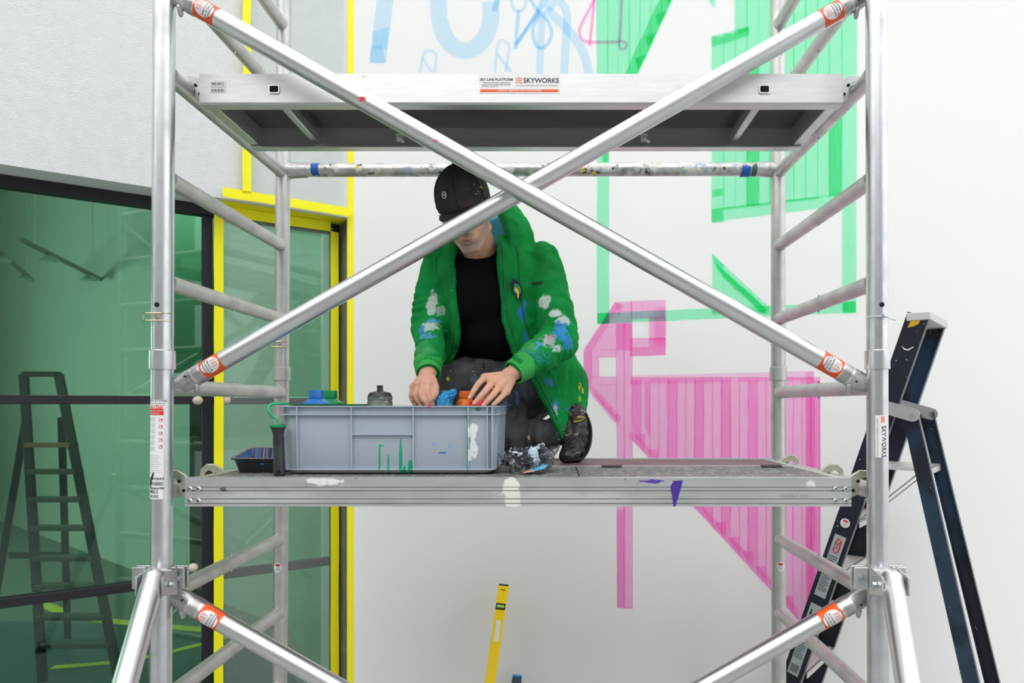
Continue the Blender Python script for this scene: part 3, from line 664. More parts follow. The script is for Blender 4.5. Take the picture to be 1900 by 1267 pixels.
# diagonal braces
def brace(a, b, label, sta, stb, r=.0245, ends=(True, True), bright=ALU, tw=0, flipa=1):
    a = Vector(a); b = Vector(b); d = (b-a).normalized()
    root = thing('diagonal_brace', label, 'scaffold brace', a)
    L = (b-a).length
    bb = NB(); prof(bb, a, b, [(.02, r-.002), (.02, r), (L-.02, r), (L-.02, r-.002)], 48); tube = part('tube', bb, bright, root)
    for e, c, dd in ((0, a, d), (1, b, -d)):
        if not ends[e]: continue
        bb = NB()
        # socket ring, neck and flat jaw with hook tongue
        prof(bb, c, c+dd, [(.026, r*.8), (.026, r+.001), (.044, r+.0012), (.048, r+.0003)], 32)
        n2 = Vector((0, -1, 0)); sd = dd.cross(n2).normalized()
        ringsets = []
        for t, w, h in ((.028, r*.99, r*.99), (.022, r*1.02, r*.92), (.012, r*1.05, r*.8), (.0, r*1.08, r*.72), (-.018, r*1.0, r*.66), (-.032, r*.75, r*.6), (-.038, r*.4, r*.4)):
            ringsets.append([c+dd*t+sd*w*math.cos(x*math.pi/12)+n2*h*math.sin(x*math.pi/12) for x in range(24)])
        rings(bb, ringsets)
        cl = part('claw', bb, CAST, root)
        bb = NB(); q = c+dd*.012+sd*(-r*.95 if (sd.z > 0) else r*.95); tcap(bb, q+n2*.004, q+Vector((0, .0, -.016)), .008, .006, 12, 3); part('release_catch', bb, CAST, cl)
        bb = NB(); cyl(bb, c+dd*.004-sd*.008+n2*(r*.6), c+dd*.004-sd*.008+n2*(r*.8+.0012), .0022, seg=12); part('rivet', bb, HOLE, cl)
        bb = NB(); cyl(bb, c-dd*.014+n2*(r*.5), c-dd*.014+n2*(r*.66+.0012), .0028, seg=12); part('rivet', bb, CAST, cl)
    for (t0, flip) in (sta, stb):
        if t0 is None: continue
        c = a+d*t0; face = Vector((0, -1, 0)); mm = cylmap(c, d, face, r, True)
        ax = 1 if d.x > 0 else -1
        # make v point upwards
        if mm(0, .01).z < mm(0, -.01).z: f0 = mm; mm = lambda u, v, l=0, f0=f0: f0(u, -v, l)
        ppart('orange_sticker', mm, [(-.028, .028, -.034, .034)], ORANGE_ST, tube, lift=.0005)
        ppart('white_oval', mm, [(-.025, .025, -.021, .021)], WHITE_ST, tube, lift=.0010, oval=True)
        # small words run across the tube
        tm = (lambda u, v, l=0, f=mm: f(-v*1, u*1, l)) if flip > 0 else (lambda u, v, l=0, f=mm: f(v*1, -u*1, l))
        text([('DIAGONAAL', .0062, 0, .0165, dict(bold=.01)), ('SCHOOR 190', .0062, 0, .009, dict(bold=.01)), ('SKYWORKS', .0062, 0, .0015, dict(bold=.01))], tm, NAVY, tube, lift=.0018)
        bm_ = NB()
        for q in range(4): patch(bm_, tm, -.009, .009, -.0055-q*.0045, -.005-q*.0045, .0018, 8, 1)
        for q in (-1, 0, 1): patch(bm_, tm, q*.008-.0004, q*.008+.0004, -.02, -.005, .0018, 1, 3)
        me = bpy.data.meshes.new('label_print'); bm_.to_mesh(me); bm_.free(); link('label_print', me, RED_ST, tube)
    return root
BA, BBk = 1.700, 1.757
MA = MB('bright_aluminium_tube', (.82, .83, .84), .35, 1, var=(9, .88), rvar=.05, org=W(336, -4, 1.72), bump=(120, .06, .0005)).blotch(W(667, 178, BA-.02), (.014, .03, .011), (.62, .06, .08), 90, .5).blotch(W(806, 256, BA-.02), (.012, .03, .004), (.7, .05, .15), 120, .9).blotch(W(1166, 461, BA-.02), (.005, .03, .006), (.05, .3, .5), 120, .6).blotch(W(780, 230, BA), (.03, .04, .012), (.62, .68, .70), 70, .9, .4, .6).done()
a_, b_ = W(336, -4, 1.72), W(1589, 705, 1.736)
B1 = brace(a_, b_, 'bright diagonal brace falling from top left to right post, crossing in front', (.080, -1), ((b_-a_).length-.080, 1), bright=MA)
a_, b_ = W(350, 705, 1.79), W(1588, 1, 1.76)
B2 = brace(a_, b_, 'bright diagonal brace rising from lower left to top right, passing before the man', (.078, 1), ((b_-a_).length-.078, -1))
p1 = W(340, 1113, 1.73); p2 = W(1480, 1760, 1.73)
B3 = brace(p1, p2, 'lower diagonal brace falling rightwards from left post, cut by photo bottom', (.085, -1), (None, 0), ends=(True, False))
p1 = W(1592, 1112, BBk); p2 = W(480, 1740, BBk)
B4 = brace(p1, p2, 'lower diagonal brace falling leftwards from right post, cut by photo bottom', (.085, -1), (None, 0), ends=(True, False))
# far guard rail
a = W(533, 316, YB); b = W(1440, 314, YB)
RAILM = MB('paint_spattered_rail', (.66, .66, .64), .42, .85, var=(25, .6), org=a, bump=(150, .4, .0012)).specks(18, .5, (.66, .67, .63), 12, .38, .15).specks(30, .42, (.22, .23, .21), 16, .50, .2, 1).specks(34, .32, (.04, .04, .04), 18, .56, .1, 8).specks(34, .30, (.75, .55, .05), 9, .56, seed=3).specks(26, .4, (.34, .44, .56), 7, .50, .2, 4).specks(60, .14, (.8, .05, .1), 6, .64, seed=5).done()
gr = thing('guard_rail', 'paint spattered horizontal guard rail between the far posts above the cap', 'scaffold rail', a)
bb = NB(); cyl(bb, a, b, .0235, seg=36); rail = part('tube', bb, RAILM, gr)
TB = simple('blue_adhesive_tape', srgb(18, 85, 175), .45)
for x0, x1 in ((580, 594), (1374, 1390)):
    bb = NB(); prof(bb, W(x0, 315.5, YB), W(x1, 315.5, YB), [(0, .0237), (0, .0242), ((x1-x0)/F*YB, .0242), ((x1-x0)/F*YB, .0237)], 36); part('blue_tape_band', bb, TB, rail)
bb = NB(); prof(bb, W(1392, 314.5, YB), W(1408, 314.5, YB), [(0, .0236), (.01, .0240), (.02, .0240), (.03, .0236)], 24); part('dark_green_paint_patch', bb, MB('dark_green_paint', (.03, .12, .09), .5).done(), rail)
for c, dd in ((a, Vector((1, 0, 0))), (b, Vector((-1, 0, 0)))):
    bb = NB(); rs = []
    for t, w, h in ((.075, .0255, .0255), (.045, .027, .027), (.03, .028, .022), (.0, .032, .018), (-.02, .030, .016), (-.034, .02, .014)):
        rs.append([c+dd*t+Vector((0, 0, 1))*w*math.cos(x*math.pi/12)+Vector((0, -1, 0))*h*math.sin(x*math.pi/12) for x in range(24)])
    rings(bb, rs); cl = part('claw', bb, CAST, gr)
    bb = NB(); tcap(bb, c+Vector((0, 0, -.03)), c+Vector((0, .0, -.05)), .012, .009, 12, 3); part('release_catch', bb, CAST, cl)

# stabiliser legs with their clamps
def stabiliser(side, label):
    s = -1 if side == 'L' else 1
    zc = zy(1070); c = post_pt(side, YA, zc)
    root = thing('stabiliser_leg', label, 'scaffold stabiliser', c)
    if side == 'L': top = W(285, 1078, 1.655); bot = W(226, 1290, 1.50)
    else: top = W(1655, 1080, 1.655); bot = W(1688, 1290, 1.47)
    d = (bot-top).normalized(); end = top+d*((top.z-.03)/-d.z)
    bb = NB(); prof(bb, top-d*.025, end, [(0, .014), (.004, .021), (.012, .026), ((end-top).length+.02, .026)], 40); part('tube', bb, ALU, root)
    bb = NB(); prof(bb, end-Vector((0, 0, .0)), end-Vector((0, 0, .1)), [(-.03, .03), (.0, .035), (.03, .05)], 24); part('rubber_foot', bb, simple('black_rubber', (.02, .02, .02), .8), root)
    cp = NB()
    prof(cp, c+Vector((0, 0, -.026)), c+Vector((0, 0, .03)), [(0, RP), (0, RP+.007), (.052, RP+.007), (.052, RP)], 32)
    for q in (-1, 1):
        box(cp, c+Vector((q*.048, -.012, .0)), (.034, .007, .055)); box(cp, c+Vector((q*.048, .006, .0)), (.034, .007, .055))
    jx = top.x-c.x
    for q in (-1, 1): prism(cp, [c+Vector((jx+q*.030, -.02, .03)), c+Vector((jx+q*.030, -.085, .02)), c+Vector((jx+q*.030, -.085, -.025)), c+Vector((jx+q*.030, -.02, -.04))], (.004*q, 0, 0))
    box(cp, c+Vector((jx*.5, -RP-.006, .0)), (abs(jx)+.055, .008, .052))
    part('clamp', cp, CAST if side == 'L' else MB('clean_cast_aluminium', (.72, .73, .73), .35, .9).done(), root, bev=.0015)
    for off in (Vector((jx+.034, -.055, -.005)),):
        for q in (-1, 1):
            bb = NB(); cc = c+Vector((jx+q*.034, -.055, -.004)); prof(bb, cc, cc+Vector((q, 0, 0)), [(0, .006), (.002, .009), (.003, .009), (.003, .0065), (.010, .0065)], 6); part('bolt', bb, STEEL, root)
    bb = NB(); cc = c+Vector((-s*.05, -.0155, 0)); prof(bb, cc, cc+Vector((0, -1, 0)), [(0, .009), (.002, .009), (.002, .0065), (.009, .0065)], 6); part('bolt', bb, STEEL, root)
    bb = NB(); cc = c+Vector((-s*.032, -.038, -.008)); prof(bb, cc, cc+Vector((0, -1, 0)), [(0, .008), (.002, .008), (.002, .0055), (.009, .0055)], 6); part('bolt', bb, STEEL, root)
stabiliser('L', 'bright round stabiliser leg clamped low on the left front post')
stabiliser('R', 'bright round stabiliser leg clamped low on the right front post')

# ---------------- platforms
XL, XR = (343-CX)/F*1.74, (1580-CX)/F*1.74
ZP = 1.413
def beam(bm, x0, x1, yf, depth, z0, z1, grooves=(), sgn=-1):
    """extruded along x, grooves cut in the outer face"""
    o = [(yf, z1)]
    for g0, g1 in grooves: o += [(yf, g1), (yf-sgn*.006, g1), (yf-sgn*.006, g0), (yf, g0)]
    o += [(yf, z0), (yf-sgn*depth, z0), (yf-sgn*depth, z1)]
    return prism(bm, [Vector((x0, y, z)) for y, z in o], (x1-x0, 0, 0))
def hook(parent, x, y, z, s, mat, kind=0):
    """hook plate from the platform end out over a rung; s = outward x direction"""
    bb = NB()
    zt = z
    pr = [(0, .0), (.012, .012), (.03, .022), (.05, .022), (.066, .008), (.070, -.014), (.060, -.018), (.056, -.004), (.046, .004), (.034, .0), (.026, -.018), (.026, -.040), (.0, -.052)]
    prism(bb, [Vector((x+s*a, y-.004, zt+b)) for a, b in pr], (0, .008, 0))
    hk = part('hook', bb, mat, parent, bev=.0015)
    bb = NB(); cyl(bb, (x+s*.024, y-.004, zt-.006), (x+s*.024, y-.0065, zt-.006), .004, seg=12); cyl(bb, (x+s*.012, y-.004, zt-.030), (x+s*.012, y-.0065, zt-.030), .004, seg=12); part('rivet', bb, HOLE, hk)
HK = MB('galvanised_hook', (.62, .64, .52), .4, .85, var=(30, .75), bump=(80, .2, .001)).done()
low = thing('scaffold_platform', 'lower scaffold platform with paint stained deck carrying the man and crate', 'scaffold platform', ((XL+XR)/2, 1.74, ZP-.07))
g = lambda py: zy(py, 1.74)
LB = MB('grooved_aluminium_beam', (.68, .70, .70), .42, .8, var=(8, .86), org=((XL+XR)/2, 1.74, ZP-.07), stretch=(1, 1, 10)).blotch(W(600, 893, 1.74), (.055, .05, .009), (.78, .78, .76), 60, .8).blotch(W(948, 905, 1.74), (.024, .05, .03), (.78, .78, .74), 50, .9).blotch(W(952, 928, 1.74), (.022, .05, .022), (.78, .78, .74), 50, .5).specks(40, .14, (.14, .14, .14), 6, .60).specks(26, .3, (.74, .74, .72), 7, .60, .2, 5)
LB = LB.blotch(W(1212, 893, 1.74), (.03, .05, .005), (.10, .05, .36), 60, .8).blotch(W(414, 908, 1.74), (.010, .05, .005), (.12, .12, .12), 150, .5).blotch(W(470, 925, 1.74), (.2, .05, .02), (.52, .55, .56), 12, .8, .5, .6).blotch(W(1060, 925, 1.74), (.2, .05, .03), (.6, .6, .58), 10, .8, .5, .5).done()
bb = NB(); beam(bb, XL, XR, 1.74, .028, ZP-.0705, ZP+.002, [(g(904.5), g(903)), (g(911.5), g(909)), (g(926.5), g(924.5)), (g(935), g(933))]); fb = part('front_beam', bb, LB, low, smooth=False)
bb = NB(); prism(bb, [W(*q, 1.7395) for q in ((1250, 892), (1267, 891), (1266, 896), (1254, 938), (1250, 941), (1246, 915), (1244, 903))], (0, .0012, 0)); part('purple_paint_drip', bb, simple('purple_gloss_paint', srgb(72, 50, 150), .35), fb)
for px in (352, 368, 1551, 1570):
    for py in (907, 929):
        bb = NB(); c = W(px, py, 1.74); prof(bb, c+Vector((0, .001, 0)), c+Vector((0, -1, 0)), [(0, .0068), (.001, .0068), (.004, .0045), (.0045, .0020)], 16); rv = part('rivet', bb, STEEL, low)
        bb = NB(); cyl(bb, c+Vector((0, -.0035, 0)), c+Vector((0, -.0042, 0)), .0018, seg=8); part('rivet_hole', bb, HOLE, rv)
text([('ASSEMBLY 0492', .011, 0, 0)], flatmap(W(1473, 920, 1.7395), (1, 0, 0), (0, 0, 1), (0, -1, 0)), GREYPR, fb)
bb = NB(); beam(bb, XL, XR, 2.375, .028, ZP-.07, ZP+.004, (), 1); part('rear_beam', bb, BEAM, low, smooth=False)
for x in (XL+.0, XR-.03):
    bb = NB(); boxb(bb, (x, 1.768, ZP-.07), (x+.03, 2.347, ZP-.001)); part('end_beam', bb, BEAM, low)
DECK = MB('grey_phenolic_deck', (.17, .165, .16), .5, var=(30, .5), org=((XL+XR)/2, 1.74, ZP-.07), bump=(240, .5, .003), stretch=(.5, 2.5, 1)).specks(70, .45, (.42, .42, .41), 60, .46, .2).specks(35, .5, (.36, .36, .35), 25, .52, .3, 7).specks(45, .2, (.10, .14, .20), 10, .52, .08, 2).specks(50, .2, (.45, .46, .44), 20, .5, .1, 3).specks(30, .12, (.35, .30, .08), 5, .62, .05, 4).blotch(W(1400, 884, 1.8), (.35, .05, .3), (.30, .22, .24), 6, .6, .5, .35).done()
bb = NB(); boxb(bb, (XL+.03, 1.768, ZP-.012), (XR-.03, 2.075, ZP)); dk = part('front_deck', bb, DECK, low)
DECK2 = MB('brown_hatch_deck', (.17, .11, .10), .45, var=(12, .7), org=((XL+XR)/2, 1.74, ZP-.07)).specks(30, .12, (.5, .45, .42), 5, .6).done()
bb = NB(); boxb(bb, (XL+.03, 2.095, ZP-.012), (XR-.03, 2.347, ZP)); part('hatch_board', bb, DECK2, low)
bb = NB(); boxb(bb, (XL+.03, 2.075, ZP-.012), (XR-.03, 2.095, ZP+.003)); part('centre_strip', bb, BEAM, low)
for px in (1135, 1432, 560):
    bb = NB(); c = W(px, 869, 2.06); c.z = ZP+.003; box(bb, c, (.06, .024, .003)); cyl(bb, c+Vector((-.03, .006, .001)), c+Vector((.03, .006, .001)), .003, seg=10); part('hinge', bb, simple('blackened_hinge', (.06, .06, .06), .5, .5), low)
bb = NB(); c = W(1075, 880, 1.79); c.z = ZP+.0008; boxb(bb, (c.x-.0015, 1.77, ZP), (c.x+.0015, 2.07, ZP+.0012)); part('deck_seam', bb, HOLE, low)
for x, s in ((XL, -1), (XR, 1)):
    for y in (1.762, 1.95, 2.30):
        hook(low, x, y, ZP-.002, s, HK)
X2L, X2R = (370-CX)/F*1.80, (1565-CX)/F*1.80
ZU1 = zy(137, 1.80); ZU0 = zy(193, 1.80)
upp = thing('scaffold_platform', 'upper scaffold platform, overhead, with maker sticker on its white beam', 'scaffold platform', ((X2L+X2R)/2, 1.80, ZU0))
bb = NB()
o = [(1.80, ZU1), (1.80, ZU0+.0045), (1.806, ZU0), (1.835, ZU0), (1.835, ZU0+.004), (1.812, ZU0+.004), (1.812, ZU1)]
prism(bb, [Vector((X2L, y, z)) for y, z in o], (X2R-X2L, 0, 0)); fb2 = part('front_beam', bb, BEAMU, upp, smooth=False)
bb = NB(); o = [(2.135, ZU1), (2.135, ZU0), (2.10, ZU0), (2.10, ZU0+.004), (2.122, ZU0+.004), (2.122, ZU1)]
prism(bb, [Vector((X2L, y, z)) for y, z in o], (X2R-X2L, 0, 0)); rb = part('rear_beam', bb, BEAM, upp, smooth=False)
bb = NB(); boxb(bb, (X2L, 1.812, ZU1-.012), (X2R, 2.122, ZU1-.002)); part('deck_board', bb, MB('dark_brown_plywood', (.075, .062, .062), .35, var=(5, .8)).done(), upp)
for x in (X2L, X2R-.028):
    bb = NB(); boxb(bb, (x, 1.812, ZU0+.006), (x+.028, 2.122, ZU1-.012)); part('end_beam', bb, BEAM, upp, bev=.002)
for px in (509, 1418):
    x = (px-CX)/F*1.80; z = zy(166, 1.80)
    bb = NB(); boxb(bb, (x-.011, 1.812, z-.022), (x+.011, 2.122, z+.010)); part('cross_member', bb, BEAM, upp, bev=.004)
    bb = NB()
    def rr(w, h, r_, y): return [Vector((x+sx_*(w-r_)+r_*math.cos(t), y, z+sz_*(h-r_)+r_*math.sin(t))) for sx_, sz_, t0 in ((1, 1, 0), (-1, 1, 90), (-1, -1, 180), (1, -1, 270)) for t in [math.radians(t0+q*30) for q in range(4)]]
    rings(bb, [rr(.0145, .0115, .005, 1.7995), rr(.0145, .0115, .005, 1.797), rr(.0115, .0085, .0035, 1.797), rr(.0115, .0085, .0035, 1.7996)], cap=False); part('tube_end', bb, STEEL, fb2)
    bb = NB(); prism(bb, rr(.0117, .0087, .0035, 1.7996), (0, -.0004, 0)); part('tube_hole', bb, HOLE, fb2)
for x, s in ((X2L, -1), (X2R, 1)):
    for y in (1.83, 2.09): hook(upp, x, y, ZU1-.012, s, MB('pale_galvanised_hook', (.68, .69, .68), .4, .85, var=(30, .75)).done())
for px in (742, 1195):
    bb = NB(); c = W(px, 232, 2.09); c.z = ZU0+.025; box(bb, c, (.02, .014, .02)); tcap(bb, c+Vector((0, -.01, -.004)), c+Vector((.012, -.012, -.016)), .006, .005, 10, 3); part('wind_lock', bb, simple('translucent_clip', (.7, .72, .68), .3), upp)
# stickers on the front beam
mm = flatmap(W(964, 155.5, 1.7998), (1, 0, 0), (0, 0, 1), (0, -1, 0)); q = 1.8/F
ppart('maker_label', mm, [(-75*q, 75*q, -18*q, 18*q)], WHITE_ST, upp and fb2, lift=.0004)
ppart('label_stripe', mm, [(-73*q, 72*q, -15.5*q, -10.5*q)], ORANGE_ST, fb2, lift=.0007)
text([('SKYWORKS', 12.5*q, 40*q, 5.5*q, dict(bold=.02)), ('SKY-LINE PLATFORM', 6.6*q, -43*q, 7.5*q, dict(bold=.02)), ('Maximaal toelaatbare belasting per', 3.6*q, -43*q, 2*q), ('platform 250 kg gelijkmatig verdeeld', 3.6*q, -43*q, -1.6*q), ('2,0 kN/m² (klasse 3)', 3.6*q, -56*q, -5*q)], mm, NAVY, fb2, lift=.0008)
text([('VEILIG WERKEN OP HOOG NIVEAU', 4.9*q, 32*q, -3.6*q)], mm, GREYPR, fb2, lift=.0008)
text([('ATTENTIE: VERBODEN VOOR ONBEVOEGDEN', 3.9*q, 0, -13*q, dict(bold=.015))], mm, WHITE_PR, fb2, lift=.0011)
bb = NB()
for j, (dx, dy) in enumerate(((-7, 9), (-7, 5), (-7, 1))):
    bb.faces.new([bb.verts.new(mm((u+dx)*q, (v+dy)*q, .0008)) for u, v in ((0, 0), (5, 3.2), (12, 0), (12, -1.6), (5, 1.5), (0, -1.2))])
me = bpy.data.meshes.new('logo'); bb.to_mesh(me); bb.free(); link('logo', me, ORANGE_ST, fb2)
mm = flatmap(W(405, 161, 1.7998), (1, 0, 0), (0, 0, 1), (0, -1, 0))
ppart('inventory_label', mm, [(-16*q, 14*q, -11*q, 11*q)], WHITE_ST, fb2, lift=.0004)
text([('04010412', 8.6*q, -1*q, 5*q, dict(bold=.01, sx=.68))], mm, BLACK_PR, fb2, lift=.0007)
ppart('barcode', mm, [((-12+i*2)*q, (-12+i*2+(.7 if i % 3 else 1.3))*q, -10*q, -4*q) for i in range(12)]+[(-14*q, 12*q, -.8*q, -.3*q)], BLACK_PR, fb2, lift=.0007)

# ---------------- ladder at the right
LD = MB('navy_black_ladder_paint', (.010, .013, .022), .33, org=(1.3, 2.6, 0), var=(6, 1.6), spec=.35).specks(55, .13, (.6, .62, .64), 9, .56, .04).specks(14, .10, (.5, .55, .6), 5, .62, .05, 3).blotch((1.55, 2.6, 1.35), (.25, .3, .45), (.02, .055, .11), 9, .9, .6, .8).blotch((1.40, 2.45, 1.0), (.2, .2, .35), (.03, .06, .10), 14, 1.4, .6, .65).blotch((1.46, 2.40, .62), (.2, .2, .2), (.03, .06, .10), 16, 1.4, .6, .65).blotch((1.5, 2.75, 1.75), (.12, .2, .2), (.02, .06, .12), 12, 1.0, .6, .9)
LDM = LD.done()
lad = thing('step_ladder', 'black paint flecked step ladder standing against the white wall at right', 'ladder', (1.3, 2.6, 0))
LP = lambda d, w, z: Vector((1.334-.78*d+.62*w, 2.5+.62*d+.78*w, EYE+z))
def climb(z): return .615*(.3335-z)/(.3335+1.6)
WV = Vector((.62, .78, 0)); DV = Vector((-.78, .62, 0))
def channel(name, a, b, w, dep, inward, mat, par, th=.004, label=None):
    """C-section rail: web faces outward, flanges point inward"""
    d = (b-a).normalized(); s = (DV-d*DV.dot(d)).normalized(); n2 = WV*inward
    q = [(-w/2, 0), (w/2, 0), (w/2, dep), (w/2-th, dep), (w/2-th, th), (-w/2+th, th), (-w/2+th, dep), (-w/2, dep)]
    bb = NB(); prism(bb, [a+s*u+n2*v for u, v in q], b-a); return part(name, bb, mat, par, smooth=False, bev=.001, label=label)
zt = .335; zb = -1.598
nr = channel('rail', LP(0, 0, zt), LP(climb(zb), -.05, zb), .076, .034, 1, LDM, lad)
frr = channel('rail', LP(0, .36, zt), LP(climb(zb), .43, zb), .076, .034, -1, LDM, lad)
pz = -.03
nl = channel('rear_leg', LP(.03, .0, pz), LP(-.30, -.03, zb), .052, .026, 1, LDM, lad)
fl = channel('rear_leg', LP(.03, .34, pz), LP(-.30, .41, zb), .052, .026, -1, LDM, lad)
for w in (-.012, .352):
    bb = NB(); a = LP(.13, w, .0); b = LP(.015, w, -.035)
    d_ = (b-a).normalized(); s_ = d_.cross(WV).normalized(); prism(bb, [a+s_*.024*math.sin(q)-d_*.024*math.cos(q)-WV*.016 for q in [math.radians(-90+i*15) for i in range(13)]]+[b-s_*.024*math.sin(q)+d_*.024*math.cos(q)-WV*.016 for q in [math.radians(-90+i*15) for i in range(13)]], WV*.008); br = part('hinge_plate', bb, MB('grey_hinge_plate', (.5, .51, .52), .45, .6).done(), lad)
    bb = NB(); cyl(bb, b-WV*.014, b-WV*.020, .008, seg=12); part('rivet', bb, STEEL, br)
ALS = MB('aluminium_tread', (.66, .66, .64), .45, .7, bump=(90, .2, .001)).done()
def tread(z, d0, d1, lab=None):
    bb = NB(); q = [LP(d0, .0, z), LP(d1, .0, z), LP(d1, .36, z), LP(d0, .36, z)]
    prism(bb, q, (0, 0, -.006))
    for dd in (d0, d1): prism(bb, [LP(dd, .0, z), LP(dd+.003, .0, z), LP(dd+.003, .36, z), LP(dd, .36, z)], (0, 0, -.026))
    for k_ in range(4): prism(bb, [LP(d0+(d1-d0)*(.2+.2*k_), .0, z+.0015), LP(d0+(d1-d0)*(.2+.2*k_)+.003, .0, z+.0015), LP(d0+(d1-d0)*(.2+.2*k_)+.003, .36, z+.0015), LP(d0+(d1-d0)*(.2+.2*k_), .36, z+.0015)], (0, 0, -.002))
    return part('tread', bb, ALS, lad, smooth=False, label=lab)
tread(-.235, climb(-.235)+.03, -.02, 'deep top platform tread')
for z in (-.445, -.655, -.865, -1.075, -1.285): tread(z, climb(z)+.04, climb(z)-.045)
bb = NB(); q = [LP(.04, -.004, zt+.006), LP(-.04, -.004, zt+.006), LP(-.04, .364, zt+.006), LP(.04, .364, zt+.006)]; prism(bb, q, (0, 0, -.03)); part('top_cap', bb, simple('pale_grey_top_cap', (.62, .62, .60), .5), lad, bev=.003)
for w in (.05, .31):
    bb = NB(); cyl(bb, LP(.005, w, -.25), LP(climb(-.445)-.03, w, -.45), .003, seg=8); part('strut', bb, STEEL, lad)
bb = NB(); cyl(bb, LP(climb(-1.5), .0, -1.3), LP(-.26, .0, -1.25), .004, seg=8); part('strut', bb, STEEL, lad)
# marks on the near rail
rd = (LP(climb(zb), -.05, zb)-LP(0, 0, zt)).normalized(); rs_ = (DV-rd*DV.dot(rd)).normalized()
def rail_map(z):
    f = (zt-z)/(zt-zb); c = LP(0, 0, zt).lerp(LP(climb(zb), -.05, zb), f)
    rx = -rs_; ry = -rd; return flatmap(c, rx, ry, -WV)
mm = rail_map(-.455); ppart('round_sticker', mm, [(-.018, .018, -.018, .018)], WHITE_ST, nr, oval=True, lift=.0008); ppart('sticker_badge', mm, [(-.011, .011, .004, .012)], RED_ST, nr, oval=True, lift=.0012); ppart('sticker_badge', mm, [(-.011, .011, -.002, -.0005), (-.010, .010, -.007, -.0055), (-.006, .006, -.011, -.0095)], GREYPR, nr, lift=.0012)
GS = simple('grey_ladder_label', (.40, .45, .47), .5)
mm = rail_map(-.62); ppart('instruction_label', mm, [(-.022, .022, -.14, .12)], GS, nr, lift=.0008)
bb = NB(); sweep(bb, [mm(u, v, .001) for u, v in ((-.008, .09), (-.010, .055), (.004, .048), (.010, .06), (.010, .10), (-.004, .107), (-.008, .09))], .0028, 6); part('red_logo', bb, RED_ST, nr)
bb = NB(); sweep(bb, [mm(u, v, .001) for u, v in ((.0, .065), (.0, .085), (.006, .092))], .0022, 6); part('red_logo', bb, RED_ST, nr)
ppart('label_print', mm, [(-.018, .016-(.008 if j % 3 == 2 else 0), .03-j*.009, .033-j*.009) for j in range(17)], BLACK_PR, nr, lift=.0012)
mm = rail_map(-.93); ppart('instruction_label', mm, [(-.022, .022, -.16, .15)], GS, nr, lift=.0008)
ppart('label_print', mm, [(-.014, -.008, .10, .125), (-.008, .002, .105, .11), (.004, .010, .10, .125), (-.012, .01, .08, .088), (-.012, -.008, .05, .085), (.006, .010, .045, .078)]+[(-.018, .014-(.01 if j % 4 == 2 else 0), .03-j*.009, .033-j*.009) for j in range(14)]+[(-.016+i*.003, -.0145+i*.003, -.15, -.115) for i in range(11)], BLACK_PR, nr, lift=.0012)
mm = rail_map(.30); bb = NB(); bb.faces.new([bb.verts.new(mm(u, v, .001)) for u, v in ((-.020, -.02), (.0, -.010), (.012, .002), (.016, .028), (-.004, .034), (-.016, .016))]); me = bpy.data.meshes.new('mustard_paint_patch'); bb.to_mesh(me); bb.free(); link('mustard_paint_patch', me, simple('mustard_paint', srgb(212, 165, 20), .5), nr)
mm = rail_map(.21); bb = NB(); sweep(bb, [mm(u, v, .0005) for u, v in ((-.018, .006), (-.006, -.004), (.008, -.004), (.022, .012))], [.001, .003, .003, .0015], 6); part('white_paint_smear', bb, WHITE_ST, nr)

# ---------------- tools leaning on the wall
tp = W(935, 1084, 3.12); bt = W(880, 1400, 2.78); bt.z = 0.012
lv = thing('spirit_level', 'yellow spirit level leaning on the white wall below the platform', 'spirit level', bt)
LY = simple('yellow_level_body', srgb(250, 212, 0), .35)
d = (tp-bt).normalized(); sdx = (Vector((1, 0, 0))-d*d.x).normalized(); nv = d.cross(sdx)
def lvb(bm, t0, t1, w0, w1, n0, n1):
    q = [bt+d*t0+sdx*w+nv*n_ for w, n_ in ((w0, n0), (w1, n0), (w1, n1), (w0, n1))]; return prism(bm, q, d*(t1-t0))
if nv.y > 0: nv = -nv
LL = (tp-bt).length; bb = NB(); lvb(bb, .0, LL-.008, -.023, .023, -.010, .010); lb = part('body', bb, LY, lv, bev=.003)
bb = NB(); lvb(bb, LL-.008, LL, -.022, .022, -.0095, .0095); part('end_cap', bb, BLACK_PR, lv, bev=.002)
for t0 in (LL-.10, LL-.46):
    bb = NB(); lvb(bb, t0-.014, t0+.014, -.022, .022, .0095, .0115); v_ = part('vial_frame', bb, BLACK_PR, lv, bev=.002)
    bb = NB(); c = bt+d*t0+nv*.0115; tcap(bb, c-sdx*.012, c+sdx*.012, .006, .006, 12, 4); part('vial', bb, simple('lime_vial', (.35, .75, .08), .15), v_)
bb = NB(); lvb(bb, LL-.25, LL-.16, -.010, .012, .0095, .0108); part('hand_hole', bb, simple('level_grip_slot', (.78, .76, .74), .6), lv, bev=.003)
bb = NB(); lvb(bb, LL-.028, LL-.024, -.010, .010, .0095, .0108); part('slot_mark', bb, BLACK_PR, lv)
a = W(960, 1252, 3.15); b = W(940, 1420, 2.95); b.z = .012
bl = thing('marker_pen', 'dark tool with blue tip leaning on wall beside yellow level, cut by photo bottom', 'tool', b)
d2 = (a-b).normalized(); bb = NB(); rect_bar(bb, b, a-d2*.012, .044, .02, (1, 0, 0)); part('handle', bb, simple('dark_slate_tool', (.03, .05, .08), .4), bl, bev=.004)
bb = NB(); rect_bar(bb, a-d2*.012, a, .044, .021, (1, 0, 0)); part('tip', bb, simple('bright_blue_tip', srgb(30, 130, 200), .4), bl, bev=.003)
